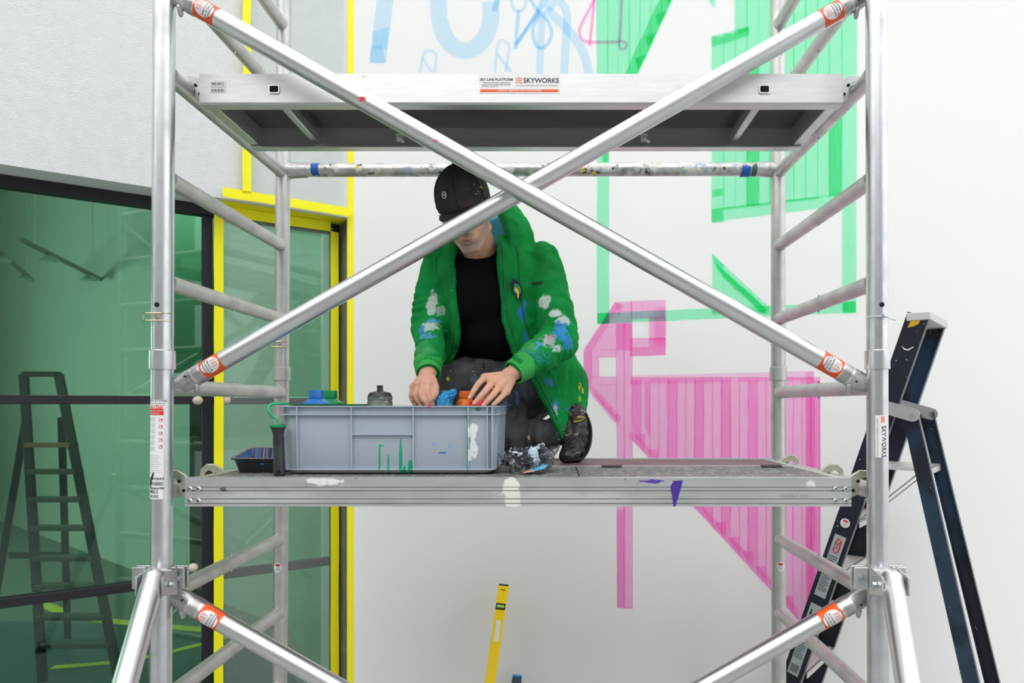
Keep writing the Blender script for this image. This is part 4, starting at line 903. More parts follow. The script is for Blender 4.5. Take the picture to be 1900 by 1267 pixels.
# ------------------------------------------------------------------ things on the lower platform
CRX0, CRX1 = (517-CX)/F*1.84, (924-CX)/F*1.84; CRY0, CRY1 = 1.84, 2.19; CRT = EYE+.0005; CRB = ZP+.004
CO = ((CRX0+CRX1)/2, CRY0, CRB)
CRM = MB('grey_blue_crate_plastic', srgb(170, 181, 193), .5, var=(5, .95), org=CO)
CRM.blotch(W(876, 800, 1.85), (.014, .03, .024), (.85, .86, .86), 60, .7).blotch(W(879, 832, 1.85), (.012, .03, .028), (.85, .86, .86), 70, .7).blotch(W(872, 842, 1.85), (.006, .03, .02), (.85, .86, .86), 80, .6)
CRM.blotch(W(704, 850, 1.85), (.0032, .03, .044), (.02, .42, .24), 40, .25).blotch(W(707, 827, 1.85), (.008, .03, .0025), (.02, .42, .24), 60, .3).blotch(W(720, 862, 1.85), (.0030, .03, .030), (.02, .42, .24), 40, .25).blotch(W(743, 850, 1.85), (.0048, .03, .055), (.01, .40, .20), 40, .35).blotch(W(750, 873, 1.85), (.006, .03, .014), (.01, .40, .20), 50, .3).blotch(W(761, 868, 1.85), (.007, .03, .024), (.01, .40, .20), 60, .45)
CRM.blotch(W(820, 840, 1.85), (.014, .03, .0022), (.02, .15, .45), 60, .5).blotch(W(804, 824, 1.85), (.006, .03, .007), (.22, .40, .70), 90, .9, .5, .7).blotch(W(835, 828, 1.85), (.008, .03, .009), (.22, .40, .70), 90, .9, .5, .7).blotch(W(868, 820, 1.85), (.0018, .03, .09), (.02, .35, .22), 30, .6)
CRM.blotch(W(796, 755, 1.84), (.006, .03, .004), (.9, .05, .35), 60, .4).blotch(W(886, 759, 1.84), (.010, .03, .006), (.05, .25, .10), 60, .7).specks(80, .1, (.02, .10, .20), 8, .62)
CRM = CRM.done()
cr_ = thing('plastic_crate', 'grey open plastic crate with ribs, smeared with green and white paint', 'crate', CO)
# tapered hollow body
def rect(x0, x1, y0, y1, z, r=.02, n_=5):
    P = []
    for sx_, sy_, t0 in ((x1-r, y1-r, 0), (x0+r, y1-r, 90), (x0+r, y0+r, 180), (x1-r, y0+r, 270)):
        for q_ in range(n_): t_ = math.radians(t0+90*q_/(n_-1)); P.append(Vector((sx_+r*math.cos(t_), sy_+r*math.sin(t_), z)))
    return P
i0 = .011
bb = NB(); rings(bb, [rect(CRX0+i0+.012, CRX1-i0-.012, CRY0+i0+.008, CRY1-i0-.008, CRB), rect(CRX0+i0+.004, CRX1-i0-.004, CRY0+i0+.002, CRY1-i0-.002, CRB+.012), rect(CRX0+i0, CRX1-i0, CRY0+i0, CRY1-i0, CRT-.002),
                     rect(CRX0+i0+.003, CRX1-i0-.003, CRY0+i0+.003, CRY1-i0-.003, CRT-.002), rect(CRX0+i0+.008, CRX1-i0-.008, CRY0+i0+.006, CRY1-i0-.006, CRB+.006)])
part('body', bb, CRM, cr_)
for z in (CRT-.0015, CRT-.0235):
    bb = NB(); o_, i_ = rect(CRX0, CRX1, CRY0, CRY1, z, .012), rect(CRX0+.012, CRX1-.012, CRY0+.012, CRY1-.012, z, .012)
    o2 = [v+Vector((0, 0, -.003)) for v in o_]; i2 = [v+Vector((0, 0, -.003)) for v in i_]
    rings(bb, [o2, o_, i_, i2, o2], cap=False); part('rim', bb, CRM, cr_)
bb = NB(); o_, i_ = rect(CRX0+.008, CRX1-.008, CRY0+.006, CRY1-.006, CRB+.012, .014), rect(CRX0+.02, CRX1-.02, CRY0+.016, CRY1-.016, CRB+.012, .012)
o2 = [v+Vector((0, 0, -.004)) for v in o_]; i2 = [v+Vector((0, 0, -.004)) for v in i_]; rings(bb, [o2, o_, i_, i2, o2], cap=False); part('bottom_ledge', bb, CRM, cr_)
for px in (550.5, 651.5, 766.5, 868.5, 904, 913):
    x = (px-CX)/F*1.842; bb = NB(); z0 = CRB+.01; prism(bb, [Vector((x-.0015, CRY0+.001, CRT-.003)), Vector((x-.0015, CRY0+.0015, CRT-.03)), Vector((x-.0015, CRY0+.006, z0)), Vector((x-.0015, CRY0+.018, z0)), Vector((x-.0015, CRY0+.013, CRT-.003))], (.003, 0, 0)); part('rib', bb, CRM, cr_)
for y in (1.87, 1.95, 2.06, 2.15):
    for x in (CRX1-.0005, CRX0+.0005):
        s = -1 if x > CRX0+.1 else 1; bb = NB(); prism(bb, [Vector((x, y, CRT-.003)), Vector((x+s*.006, y, CRB+.01)), Vector((x+s*.02, y, CRB+.01)), Vector((x+s*.013, y, CRT-.003))], (0, .003, 0)); part('rib', bb, CRM, cr_)
bb = NB(); x0, x1 = (652-CX)/F*1.842, (766-CX)/F*1.842; boxb(bb, (x0, CRY0+.003, W(0, 807, 1.842).z), (x1, CRY0+.013, W(0, 804.5, 1.842).z)); part('rib', bb, CRM, cr_)
bb = NB(); boxb(bb, (CRX0+.05, CRY0+.03, ZP+.0002), (CRX1-.05, CRY1-.03, CRB+.001)); part('base_shadow_block', bb, simple('crate_base_shadow', (.05, .06, .07), .7), cr_)  # dark block under the crate, base shadow put into its colour
CRF = CRB+.0065
# bottles
def lathe(base, pr, seg=32):
    bb = NB(); prof(bb, base, Vector(base)+Vector((0, 0, 1)), pr, seg); return bb
def bottle(base, H, r, neck, cap_h, mb, mc, label, capr=None):
    t = thing('paint_bottle', label, 'bottle', base)
    sh = H-cap_h-.004
    part('body', lathe(base, [(0, r*.9), (.004, r), (sh-.028, r), (sh-.014, r*.94), (sh-.004, neck*1.35), (sh, neck), (sh+.004, neck)]), mb, t)
    cr0 = capr or neck*1.12; b2 = Vector(base)+Vector((0, 0, sh+.001))
    bb = lathe(b2, [(0, cr0), (cap_h*.8, cr0*.985), (cap_h, cr0*.93), (cap_h+.001, cr0*.8)], 40); part('cap', bb, mc, t)
    return t
BLP = MB('blue_paint_bottle', srgb(40, 120, 205), .35, bump=(60, .15, .002)).specks(40, .2, (.12, .38, .72), 9, .5, .1).done(); GRP = MB('green_paint_bottle', srgb(0, 140, 75), .35, bump=(60, .1, .002)).specks(40, .2, (.0, .22, .10), 9, .5, .1).done()
zt_ = lambda py, Y: EYE+(CY-py)/F*Y
def bx(px, Y): return Vector(((px-CX)/F*Y, Y, CRF))
bottle(bx(587, 1.95), zt_(722, 1.95)-CRF, .0415, .0185, .022, BLP, BLP, 'light blue paint bottle at the left in the crate')
bottle(bx(613, 2.065), zt_(723, 2.065)-CRF, .0415, .0185, .022, GRP, GRP, 'green paint bottle behind the blue one in the crate')
DRT = MB('clear_bottle_smeared_grey', (.26, .29, .24), .35, var=(30, .5), org=bx(705, 1.97), bump=(60, .3, .003)).blotch(bx(705, 1.97)+Vector((0, 0, .215)), (.06, .06, .022), (.03, .03, .03), 50, .5).specks(28, .28, (.55, .5, .48), 14, .5, .1).specks(40, .2, (.55, .28, .03), 12, .56, .08, 2).specks(45, .2, (.5, .2, .22), 12, .56, .08, 3).done()
t = thing('paint_bottle', 'paint caked bottle with a small black nozzle near crate centre', 'bottle', bx(705, 1.97)); base = bx(705, 1.97); H = zt_(715, 1.97)-CRF
part('body', lathe(base, [(0, .033), (.004, .0355), (H-.048, .0355), (H-.044, .034), (H-.040, .0355), (H-.030, .0345), (H-.021, .029), (H-.017, .014)]), DRT, t)
part('cap', lathe(base+Vector((0, 0, H-.017)), [(0, .0095), (.006, .0085), (.008, .0078), (.015, .0095), (.017, .008)]), MB('caked_black_cap', (.035, .03, .035), .5, bump=(90, .4, .002)).specks(60, .2, (.5, .12, .15), 12, .5).done(), t)
OR = simple('orange_paint_bottle', srgb(240, 125, 15), .35); ORC = simple('orange_cap', srgb(228, 108, 10), .4); RDP = simple('red_paint_bottle', srgb(222, 22, 28), .35); TEAL = simple('grey_teal_cap', srgb(95, 150, 150), .45)
bottle(bx(864, 2.03), zt_(724, 2.03)-CRF, .030, .017, .021, OR, ORC, 'orange paint bottle with orange cap by the spread hand')
bottle(bx(829, 2.09), zt_(723, 2.09)-CRF, .026, .017, .016, simple('dark_bottle', (.02, .03, .03), .4), TEAL, 'bottle with grey teal cap between the two hands')
# red squeeze bottle, shoulders under the fingers
bs = bx(886, 1.955); bottle(bs, zt_(742, 1.955)-CRF, .040, .020, .012, RDP, RDP, 'red paint bottle under the fingers of the spread hand')
# crumpled light blue plastic glove
bb = NB(); bmesh.ops.create_icosphere(bb, subdivisions=5, radius=1)
c = W(824, 742, 1.985)
for v in bb.verts:
    p_ = v.co.copy(); nzv = mnoise.fractal(p_*1.6+Vector((3, 1, 0)), .7, 2, 4)
    rr_ = 1+.30*nzv+.12*abs(mnoise.noise(p_*5))
    q_ = Vector((p_.x*.023, p_.y*.020, p_.z*.029))*(rr_+.25*(abs(mnoise.noise(Vector((p_.x*4-p_.z*3, p_.y*4, 0))))-.3)); q_.x += max(q_.z, 0)*.85; q_.z *= (1 if q_.z > 0 else 4.9); v.co = c+q_
solo('blue_cloth', bb, MB('light_blue_crumpled_plastic', srgb(50, 165, 230), .35, var=(60, .75), bump=(80, .6, .004)).done(), c-Vector((0, 0, .03)), 'crumpled light blue plastic sheet poking out of crate between the hands', 'plastic')
# green tray standing in the crate
def tray(name, x0, x1, y0, y1, z0, z1, tap, mo, mi, label, cat, lipw=.006):
    t = thing(name, label, cat, ((x0+x1)/2, y0, z0))
    bb = NB(); rings(bb, [rect(x0+tap, x1-tap, y0+tap, y1-tap, z0, .012), rect(x0, x1, y0, y1, z1-.003, .012), rect(x0-lipw, x1+lipw, y0-lipw, y1+lipw, z1-.003, .014), rect(x0-lipw, x1+lipw, y0-lipw, y1+lipw, z1, .014), rect(x0+.002, x1-.002, y0+.002, y1-.002, z1, .012), rect(x0+tap+.003, x1-tap-.003, y0+tap+.003, y1-tap-.003, z0+.004, .012)])
    part('body', bb, mo, t)
    return t
gt = tray('paint_tray', (543-CX)/F*1.9, (668-CX)/F*1.9, 1.885, 2.165, CRF, zt_(749.5, 1.9), .022, simple('green_tray_plastic', srgb(0, 120, 60), .4), None, 'thin rimmed green paint tray inside the crate holding bottles', 'paint tray', .004)
# black roller tray at the left
x0, x1 = (436-CX)/F*1.9, -.752
BT = MB('black_tray_plastic', (.012, .012, .013), .35, org=((x0+x1)/2, 1.885, ZP)).blotch(W(450, 850, 1.88), (.010, .02, .003), (.0, .3, .12), 60, .5).blotch(W(487, 851, 1.88), (.006, .02, .003), (.0, .3, .12), 60, .5).blotch(W(484, 862, 1.88), (.005, .02, .003), (.0, .15, .4), 80, .6).done()
TY0, TY1 = 1.885, 2.00
t = thing('paint_tray', 'black roller tray with colour stained inside, left of the crate', 'paint tray', ((x0+x1)/2, TY0, ZP+.001))
ZR0 = zt_(850, TY0)
def tr_(x0_, x1_, y0_, y1_, z, r, tilt=0): return [Vector((v.x, v.y, v.z+tilt*(v.y-TY0)/(TY1-TY0))) for v in rect(x0_, x1_, y0_, y1_, z, r)]
TL = .022
bb = NB(); rings(bb, [tr_(x0+.012, x1-.012, TY0+.008, TY1-.012, ZP+.001, .01), tr_(x0, x1, TY0, TY1, ZR0-.003, .012, TL), tr_(x0-.007, x1+.004, TY0-.006, TY1+.006, ZR0-.003, .014, TL), tr_(x0-.007, x1+.004, TY0-.006, TY1+.006, ZR0, .014, TL), tr_(x0+.002, x1-.002, TY0+.002, TY1-.002, ZR0, .012, TL), tr_(x0+.014, x1-.014, TY0+.012, TY1-.014, ZP+.005, .01)])
part('body', bb, BT, t)
MULT = MB('dried_mixed_paint', (.08, .20, .45), .45, org=((x0+x1)/2, TY0, ZP+.001), stretch=(90, 2, 1))
s1 = MULT.noise(1.0, 2, MULT.sco); MULT.layer((.02, .02, .03), MULT.rng(s1, .50, .54)); MULT.layer((.55, .20, .35), MULT.rng(s1, .60, .63)); MULT.layer((.20, .35, .55), MULT.rng(s1, .40, .36)); MULT.layer((.45, .30, .25), MULT.rng(s1, .34, .31)); MULT = MULT.done()
bb = NB(); rings(bb, [tr_(x0+.016, x1-.016, TY0+.014, TY1-.016, ZP+.0062, .009), tr_(x0+.0035, x1-.0035, TY0+.0035, TY1-.0035, ZR0-.0005, .011, TL)], cap=False); bb.faces.new([bb.verts.new(v) for v in tr_(x0+.0165, x1-.0165, TY0+.0145, TY1-.0165, ZP+.0064, .009)]); part('dried_paint', bb, MULT, t)
bb = NB(); rings(bb, [tr_(x0-.0065, x1+.0035, TY0-.0055, TY1+.0055, ZR0+.0003, .014, TL), tr_(x0+.003, x1-.003, TY0+.003, TY1-.003, ZR0+.0003, .012, TL)], cap=False); part('stained_rim', bb, MB('pink_grey_stained_rim', (.35, .28, .33), .5, var=(60, .4)).specks(70, .25, (.5, .12, .25), 20, .45).specks(60, .22, (.02, .02, .02), 20, .5, .05, 2).done(), t)
# roller frame
rl = thing('paint_roller_frame', 'black handled paint roller frame hooked over the crate corner, green wire', 'paint roller', W(519, 885, 1.815))
bb = NB(); c0 = W(519, 884, 1.812); c0.z = ZP+.001; c1 = W(516, 790, 1.826)
HM = MB('black_grip_plastic', (.022, .025, .024), .45, org=wloc(rl)).blotch(W(516, 790, 1.82), (.03, .03, .004), (.0, .32, .12), 60, .4).done()
L_ = (c1-c0).length
prof(bb, c0, c1, [(0, .012), (.002, .0145), (.02, .0152), (.05, .0145), (.085, .0135), (.105, .0130), (.118, .0150), (.130, .0205), (.134, .0215), (L_-.001, .0215), (L_, .020)], 28); hd = part('handle', bb, HM, rl)
bb = NB()
for k_ in range(6): prof(bb, c0.lerp(c1, .60+.03*k_), c1, [(0, .0134+.0001*k_), (.0, .0146), (.0018, .0146), (.0018, .0134)], 28)
part('grip_ridge', bb, HM, hd)
bb = NB(); cyl(bb, c0+Vector((.002, -.013, .012)), c0+Vector((.002, -.0152, .012)), .005, seg=14); part('hanging_hole', bb, HOLE, hd)
bb = NB(); sweep(bb, spline([c1+Vector((.0, 0, -.005)), W(517, 786, 1.83), W(514, 778, 1.83), W(503, 769, 1.83), W(498, 760, 1.832), W(500, 752, 1.836), W(508, 749, 1.845), W(526, 748.5, 1.862), W(536, 748.5, 1.88)], 6), .0036, 12); part('wire', bb, MB('green_painted_wire', srgb(50, 190, 130), .4, .3, var=(30, .6)).done(), rl)

# crumpled tray of black gloves in clear plastic
clr, n, l, p = newmat('clear_crumpled_plastic'); n.remove(p)
tr = n.new('ShaderNodeBsdfTransparent'); tr.inputs[0].default_value = (.86, .88, .89, 1); gl = n.new('ShaderNodeBsdfGlossy'); gl.inputs['Roughness'].default_value = .08
lw = n.new('ShaderNodeLayerWeight'); lw.inputs[0].default_value = .35; mx = n.new('ShaderNodeMixShader'); l.new(lw.outputs['Facing'], mx.inputs[0]); l.new(tr.outputs[0], mx.inputs[1]); l.new(gl.outputs[0], mx.inputs[2]); l.new(mx.outputs[0], n['Material Output'].inputs[0])
c = W(981, 860, 1.90)
tb = thing('plastic_bag', 'clear crumpled plastic tub around black gloves, right of the crate', 'plastic bag', Vector((c.x, c.y, ZP)))
bb = NB(); NU, NV = 56, 18; g_ = []
for j in range(NV+1):
    f = j/NV; row = []
    for i in range(NU):
        a = i/NU*2*math.pi; ex = .050+.033*f**.7; ey = .062+.022*f**.7
        cr0 = mnoise.fractal(Vector((math.cos(a)*2.4, math.sin(a)*2.4, f*3)), .6, 2, 4)
        rr_ = 1+.16*cr0*f
        top = .052+.022*max(0, math.cos(a))+.010*cr0
        row.append(bb.verts.new((c.x+math.cos(a)*ex*rr_, c.y+math.sin(a)*ey*rr_, ZP+.0015+top*f)))
    g_.append(row)
for j in range(NV):
    for i in range(NU): bb.faces.new((g_[j][i], g_[j][(i+1) % NU], g_[j+1][(i+1) % NU], g_[j+1][i]))
bb.faces.new(g_[0]); part('clear_tub', bb, clr, tb)
def lump(c, r, seed, fr_=1.8, amp=.35):
    bb = NB(); bmesh.ops.create_icosphere(bb, subdivisions=5, radius=1)
    for v in bb.verts:
        p_ = v.co.copy(); k1 = mnoise.fractal(p_*fr_+Vector((seed, 0, seed)), .7, 2.1, 4); k2 = 1-abs(mnoise.noise(p_*3.2+Vector((0, seed, 0))))
        f = 1+amp*k1+.16*(k2-.8); v.co = Vector(c)+Vector((p_.x*r[0], p_.y*r[1], p_.z*r[2]))*f
        if v.co.z < ZP+.003: v.co.z = ZP+.003
    return bb
GL1 = MB('black_glove_smeared_with_paint', (.018, .022, .035), .3, bump=(60, .6, .006)).specks(26, .5, (.62, .68, .74), 30, .50, .1).specks(22, .3, (.10, .28, .50), 12, .54, .1, 2).specks(18, .16, (.6, .3, .1), 8, .64, seed=5).done()
GL2 = MB('pale_blue_smeared_plastic', (.50, .62, .72), .35, bump=(60, .5, .004)).specks(16, .36, (.03, .04, .06), 10, .47, .1, 3).done()
x_, y_ = c.x, c.y
solo('work_glove', lump((x_-.020, y_-.012, ZP+.037), (.044, .046, .034), 1.3), GL1, (x_-.020, y_-.012, ZP+.003), 'large black paint smeared glove balled up at left in clear tub', 'glove')
solo('work_glove', lump((x_+.026, y_+.012, ZP+.040), (.040, .040, .034), 4.1), GL1, (x_+.022, y_+.02, ZP+.003), 'black paint smeared glove behind at right in clear tub', 'glove')
solo('paint_rag', lump((x_+.012, y_-.036, ZP+.042), (.017, .014, .025), 6.7), GL2, (x_+.012, y_-.035, ZP+.01), 'pale blue smeared plastic rag over the black gloves in the clear tub', 'rag')
bb = NB(); P = [(x_-.015, y_-.068, ZP+.005), (x_+.01, y_-.072, ZP+.009), (x_+.045, y_-.065, ZP+.018), (x_+.055, y_-.055, ZP+.028), (x_+.04, y_-.058, ZP+.026), (x_, y_-.066, ZP+.014)]
prism(bb, [Vector(q_) for q_ in P], (0, .002, 0)); solo('blue_plastic_scrap', bb, MB('blue_scrap', srgb(85, 165, 215), .4, org=(x_, y_-.065, ZP+.005)).blotch((x_+.0, y_-.07, ZP+.010), (.02, .02, .005), (.75, .40, .22), 60, .5).done(), (x_, y_-.065, ZP+.005), 'flat blue plastic scrap along the front of the clear tub', 'plastic')

# ------------------------------------------------------------------ the man
man = thing('person', 'man in black cap and paint stained green hoodie kneeling behind the crate', 'person', W(955, 862, 2.30)*1.0)
man.location.z = ZP
MO = wloc(man)
# head frame
HC = W(864, 391, 2.15); HR = Euler((0, 0, math.radians(-6))).to_matrix() @ Euler((0, math.radians(-9), 0)).to_matrix() @ Euler((math.radians(32), 0, 0)).to_matrix()
H = lambda x, y, z: HC+HR @ Vector((x, y, z))
SHL, SHR = W(1003, 487, 2.34), W(812, 500, 2.33)
ELL, ELR = W(1040, 632, 2.19), W(793, 612, 2.24)
WRL, WRR = W(955, 690, 2.045), W(795, 690, 2.07)
bb = NB()
ell(bb, H(0, .012, .035), (.074, .093, .083), HR); ell(bb, H(0, -.03, -.028), (.056, .060, .082), HR); ell(bb, H(0, -.076, -.098), (.022, .017, .016), HR)
for s in (-1, 1):
    tcap(bb, H(s*.050, -.005, -.062), H(s*.016, -.072, -.100), .020, .015); ell(bb, H(s*.040, -.060, -.014), (.023, .021, .020), HR); ell(bb, H(s*.074, .006, -.012), (.009, .018, .030), HR)
    ell(bb, H(s*.011, -.100, -.036), (.0085, .0085, .0075), HR); tcap(bb, H(s*.010, -.090, .020), H(s*.040, -.078, .022), .010, .008)
tcap(bb, H(0, -.088, .014), H(0, -.112, -.030), .0075, .0115); ell(bb, H(0, -.070, -.060), (.034, .026, .030), HR)
tcap(bb, H(-.019, -.089, -.061), H(.019, -.089, -.061), .0045, .0045); ell(bb, H(0, -.093, -.0605), (.014, .006, .005), HR); tcap(bb, H(-.015, -.088, -.0725), H(.015, -.088, -.0725), .0055, .0055); ell(bb, H(0, -.0915, -.073), (.012, .006, .006), HR)
NB0 = W(895, 482, 2.34)
tcap(bb, H(0, .035, -.045), NB0, .054, .062)
CH = W(900, 545, 2.34); BELLY = W(930, 640, 2.38); PEL = W(955, 700, 2.41)
ell(bb, CH, (.155, .10, .13)); ell(bb, W(922, 612, 2.375), (.12, .085, .11)); ell(bb, PEL, (.145, .11, .10)); tcap(bb, SHR, SHL, .050, .050); ell(bb, W(900, 510, 2.35), (.15, .085, .06))
for sh, el, wr in ((SHL, ELL, WRL), (SHR, ELR, WRR)):
    tcap(bb, sh, el, .048, .036); tcap(bb, el, wr, .038, .026)
def finger(bm, pts, r0, r1):
    P = [Vector(p) for p in pts]; n_ = len(P); chain(bm, P, [r0+(r1-r0)*i/(n_-1) for i in range(n_)], 12)
# spread hand (his left): wrist -> palm -> four fingers down left
K = [W(899, 700, 1.985), W(913, 709, 1.982), W(927, 717, 1.985), W(939, 727, 1.992)]
tcap(bb, WRL, W(943, 697, 2.03), .025, .024)
for kk in K: tcap(bb, W(946, 700, 2.035), kk, .0215, .0125)
tcap(bb, K[0], K[3], .0115, .011)
FT = [([K[0], W(886, 714, 1.962), W(878, 727, 1.952), W(872, 738, 1.949)], .0102, .0075), ([K[1], W(899, 727, 1.952), W(889, 738, 1.940), W(881, 748, 1.936)], .0104, .0078), ([K[2], W(914, 733, 1.952), W(905, 743, 1.941), W(898, 751.5, 1.938)], .0098, .0074), ([K[3], W(929, 738, 1.962), W(922, 745, 1.952), W(916, 750, 1.949)], .0090, .0068)]
for P, a, b in FT: finger(bb, P, a, b)
finger(bb, [W(930, 708, 2.03), W(910, 725, 2.025), W(898, 740, 2.01), W(890, 748, 2.0)], .0135, .0095)
# other hand, curled over its bottle
KR = [W(797, 712, 2.00), W(785, 712, 1.995), W(775, 714, 2.0), W(767, 717, 2.01)]
tcap(bb, WRR, W(791, 698, 2.05), .026, .025)
for kk in KR: tcap(bb, W(791, 700, 2.045), kk, .0215, .012)
tcap(bb, KR[0], KR[3], .012, .011)
FR_ = [([KR[0]+Vector((-.004, 0, 0)), W(793, 731, 1.978), W(798, 742, 1.974), W(803, 750, 1.978)], .0100, .0076), ([KR[1], W(780, 732, 1.975), W(786, 743, 1.970), W(792, 751, 1.974)], .0102, .0078), ([KR[2], W(770, 733, 1.985), W(775, 744, 1.980), W(781, 752, 1.982)], .0097, .0074), ([KR[3], W(763, 734, 1.998), W(766, 743, 1.995), W(771, 751, 1.996)], .0088, .0067)]
for P, a, b in FR_: finger(bb, P, a, b)
finger(bb, [W(801, 702, 2.03), W(808, 718, 2.005), W(808, 731, 1.990), W(803, 741, 1.984)], .0135, .0088)
# legs
HPL, KNL, ANL = W(1025, 702, 2.43), W(880, 822, 2.34), W(1050, 803, 2.29)
HPR, KNR, ANR = W(905, 700, 2.42), W(846, 713, 2.285), W(735, 836, 2.315)
for a, b, c_ in ((HPL, KNL, ANL), (HPR, KNR, ANR)): tcap(bb, a, b, .078, .050); tcap(bb, b, c_, .050, .034)
tcap(bb, ANL, W(1066, 842, 2.25), .034, .026); tcap(bb, ANR, W(700, 852, 2.27), .034, .026)
body = bake(bb, [('REMESH', dict(mode='VOXEL', voxel_size=.0030)), ('SMOOTH', dict(iterations=3, factor=.5))], 'body')
HL = lambda x, y, z: H(x, y, z)
SK = MB('skin', (.74, .40, .275), .5, var=(22, .86), org=MO, bump=(160, .12, .001))
SK.p.inputs['Subsurface Weight'].default_value = .12; SK.p.inputs['Subsurface Radius'].default_value = (.012, .005, .003); SK.p.inputs['Subsurface Scale'].default_value = 1
SK.blotch(H(0, -.07, -.088), (.052, .05, .034), (.34, .25, .21), 220, .5, .5, .9).blotch(H(0, -.092, -.048), (.028, .02, .011), (.33, .21, .165), 260, .35, .5, .8)
SK.blotch(H(-.045, -.03, -.06), (.028, .05, .05), (.38, .25, .19), 240, .3, .6, .7).blotch(H(.045, -.03, -.06), (.028, .05, .05), (.38, .25, .19), 240, .3, .6, .7)
SK.blotch(H(0, -.094, -.067), (.021, .014, .0095), (.50, .17, .14), 60, .15, .4, .85).blotch(H(0, -.097, -.0668), (.019, .012, .0013), (.12, .04, .035), 60, .1, .3, 1).blotch(H(0, -.112, -.032), (.016, .016, .014), (.62, .25, .19), 60, .2, .6, .6)
for kk in K+KR+[P[1] for P, _, _ in FT+FR_]: SK.blotch(kk, (.014, .02, .012), (.58, .27, .20), 80, .3, .8, .45)
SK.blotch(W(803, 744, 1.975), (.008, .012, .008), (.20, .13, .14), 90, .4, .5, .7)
SKM = SK.done()
link('body', body, SKM, man)
# finger nails
NAIL = simple('finger_nail', (.68, .42, .36), .3)
for (P, _, rr_) in FT+FR_:
    bb = NB(); dd = (P[3]-P[2]).normalized(); cc = P[3]+Vector((-.001, -rr_*.80, .001)); rot = Matrix((dd.cross(Vector((0, -1, 0))).normalized(), Vector((0, 1, 0)), dd)).transposed()
    ell(bb, cc, (rr_*.62, .0016, rr_*.85), rot, 12, 8); part('finger_nail', bb, NAIL, man)
# eyes, glasses
for s in (-1, 1):
    bb = NB(); ell(bb, H(s*.030, -.079, .0), (.012, .012, .0105), HR); ey = part('eye', bb, simple('eye_white', (.75, .72, .70), .25), man)
    bb = NB(); ell(bb, H(s*.030, -.0875, -.004), (.0052, .004, .0052), HR); part('iris', bb, simple('grey_blue_iris', (.08, .10, .12), .2), ey)
gls = NB()
def rimpts(s):
    return [H(s*(.033+.026*math.copysign(abs(math.cos(a))**.6, math.cos(a))), -.100+.004*abs(math.cos(a)), -.004+.0185*math.copysign(abs(math.sin(a))**.7, math.sin(a))) for a in [i*math.pi/14 for i in range(29)]]
for s in (-1, 1): sweep(gls, rimpts(s), .0022, 8)
sweep(gls, [H(-.008, -.101, .004), H(0, -.104, .006), H(.008, -.101, .004)], .0022, 8)
for s in (-1, 1): sweep(gls, [H(s*.059, -.097, .004), H(s*.072, -.06, .006), H(s*.079, .0, .008), H(s*.078, .02, -.004)], .002, 8)
part('glasses', gls, simple('clear_acetate_frame', (.66, .72, .74), .15), man)
lens = NB()
for s in (-1, 1): lens.faces.new([lens.verts.new(p_) for p_ in rimpts(s)[:-1]])
gp, n, l, p = newmat('spectacle_lens'); n.remove(p); tr = n.new('ShaderNodeBsdfTransparent'); tr.inputs[0].default_value = (.93, .95, .95, 1); gl = n.new('ShaderNodeBsdfGlossy'); gl.inputs['Roughness'].default_value = .02; mx = n.new('ShaderNodeMixShader'); mx.inputs[0].default_value = .07
l.new(tr.outputs[0], mx.inputs[1]); l.new(gl.outputs[0], mx.inputs[2]); l.new(mx.outputs[0], n['Material Output'].inputs[0]); part('lens', lens, gp, man)
# hair fringe under the cap
bb = NB(); g_ = []
for j in range(9):
    la = math.radians(-38+j*8)
    g_.append([H(.0785*math.cos(la)*math.cos(a)*1.0, .014+.098*math.cos(la)*math.sin(a), .030+.085*math.sin(la)) for a in [math.radians(-8+i*196/24) for i in range(25)]])
rings(bb, g_, cap=False, closed=False); o = part('hair', bb, MB('short_brown_hair', (.07, .05, .04), .8, bump=(300, .6, .002)).done(), man); sm = o.modifiers.new('solid', 'SOLIDIFY'); sm.thickness = .003
# cap
CP = MB('faded_black_cap_cloth', (.030, .026, .026), .85, var=(22, .65), org=MO, bump=(500, .3, .001)).blotch(H(.03, -.095, .035), (.06, .03, .03), (.060, .036, .030), 30, .5, .6, .6).specks(60, .2, (.70, .60, .10), 10, .58, .04).specks(80, .18, (.7, .5, .4), 9, .58, .04, 3).specks(55, .2, (.25, .38, .05), 30, .64, .06, 6)
CP = CP.blotch(W(832, 352, 2.06), (.006, .03, .006), (.75, .72, .72), 150, .6, .2, .9).blotch(W(806, 411, 2.04), (.008, .03, .006), (.45, .45, .02), 150, .9, .2, .9).blotch(W(893, 350, 2.08), (.004, .03, .006), (.75, .7, .03), 150, .8, .2, .9).done()
bb = NB(); rs = []
for j in range(14):
    la = math.radians(-10+j*7.69); c_ = max(math.cos(la), .0)
    zc = .036+.106*math.sin(la) if la > 0 else .036+.10*math.sin(la)
    bulge = 1.0+.035*math.sin(max(la, 0)*2)
    rs.append([H(.0855*c_*bulge*math.cos(a)*(1+.006*math.cos(6*a)), .004+.110*c_*bulge*math.sin(a)*(1+.006*math.cos(6*a)), zc) for a in [i*2*math.pi/48 for i in range(48)]])
rings(bb, rs, cap=False); capo = bb
bb.faces.new([v for v in bb.verts[-48:]])
me = mesh_of(bb, 'cap', ang=80); cap_ = link('cap', me, CP, man); sm = cap_.modifiers.new('solid', 'SOLIDIFY'); sm.thickness = .003
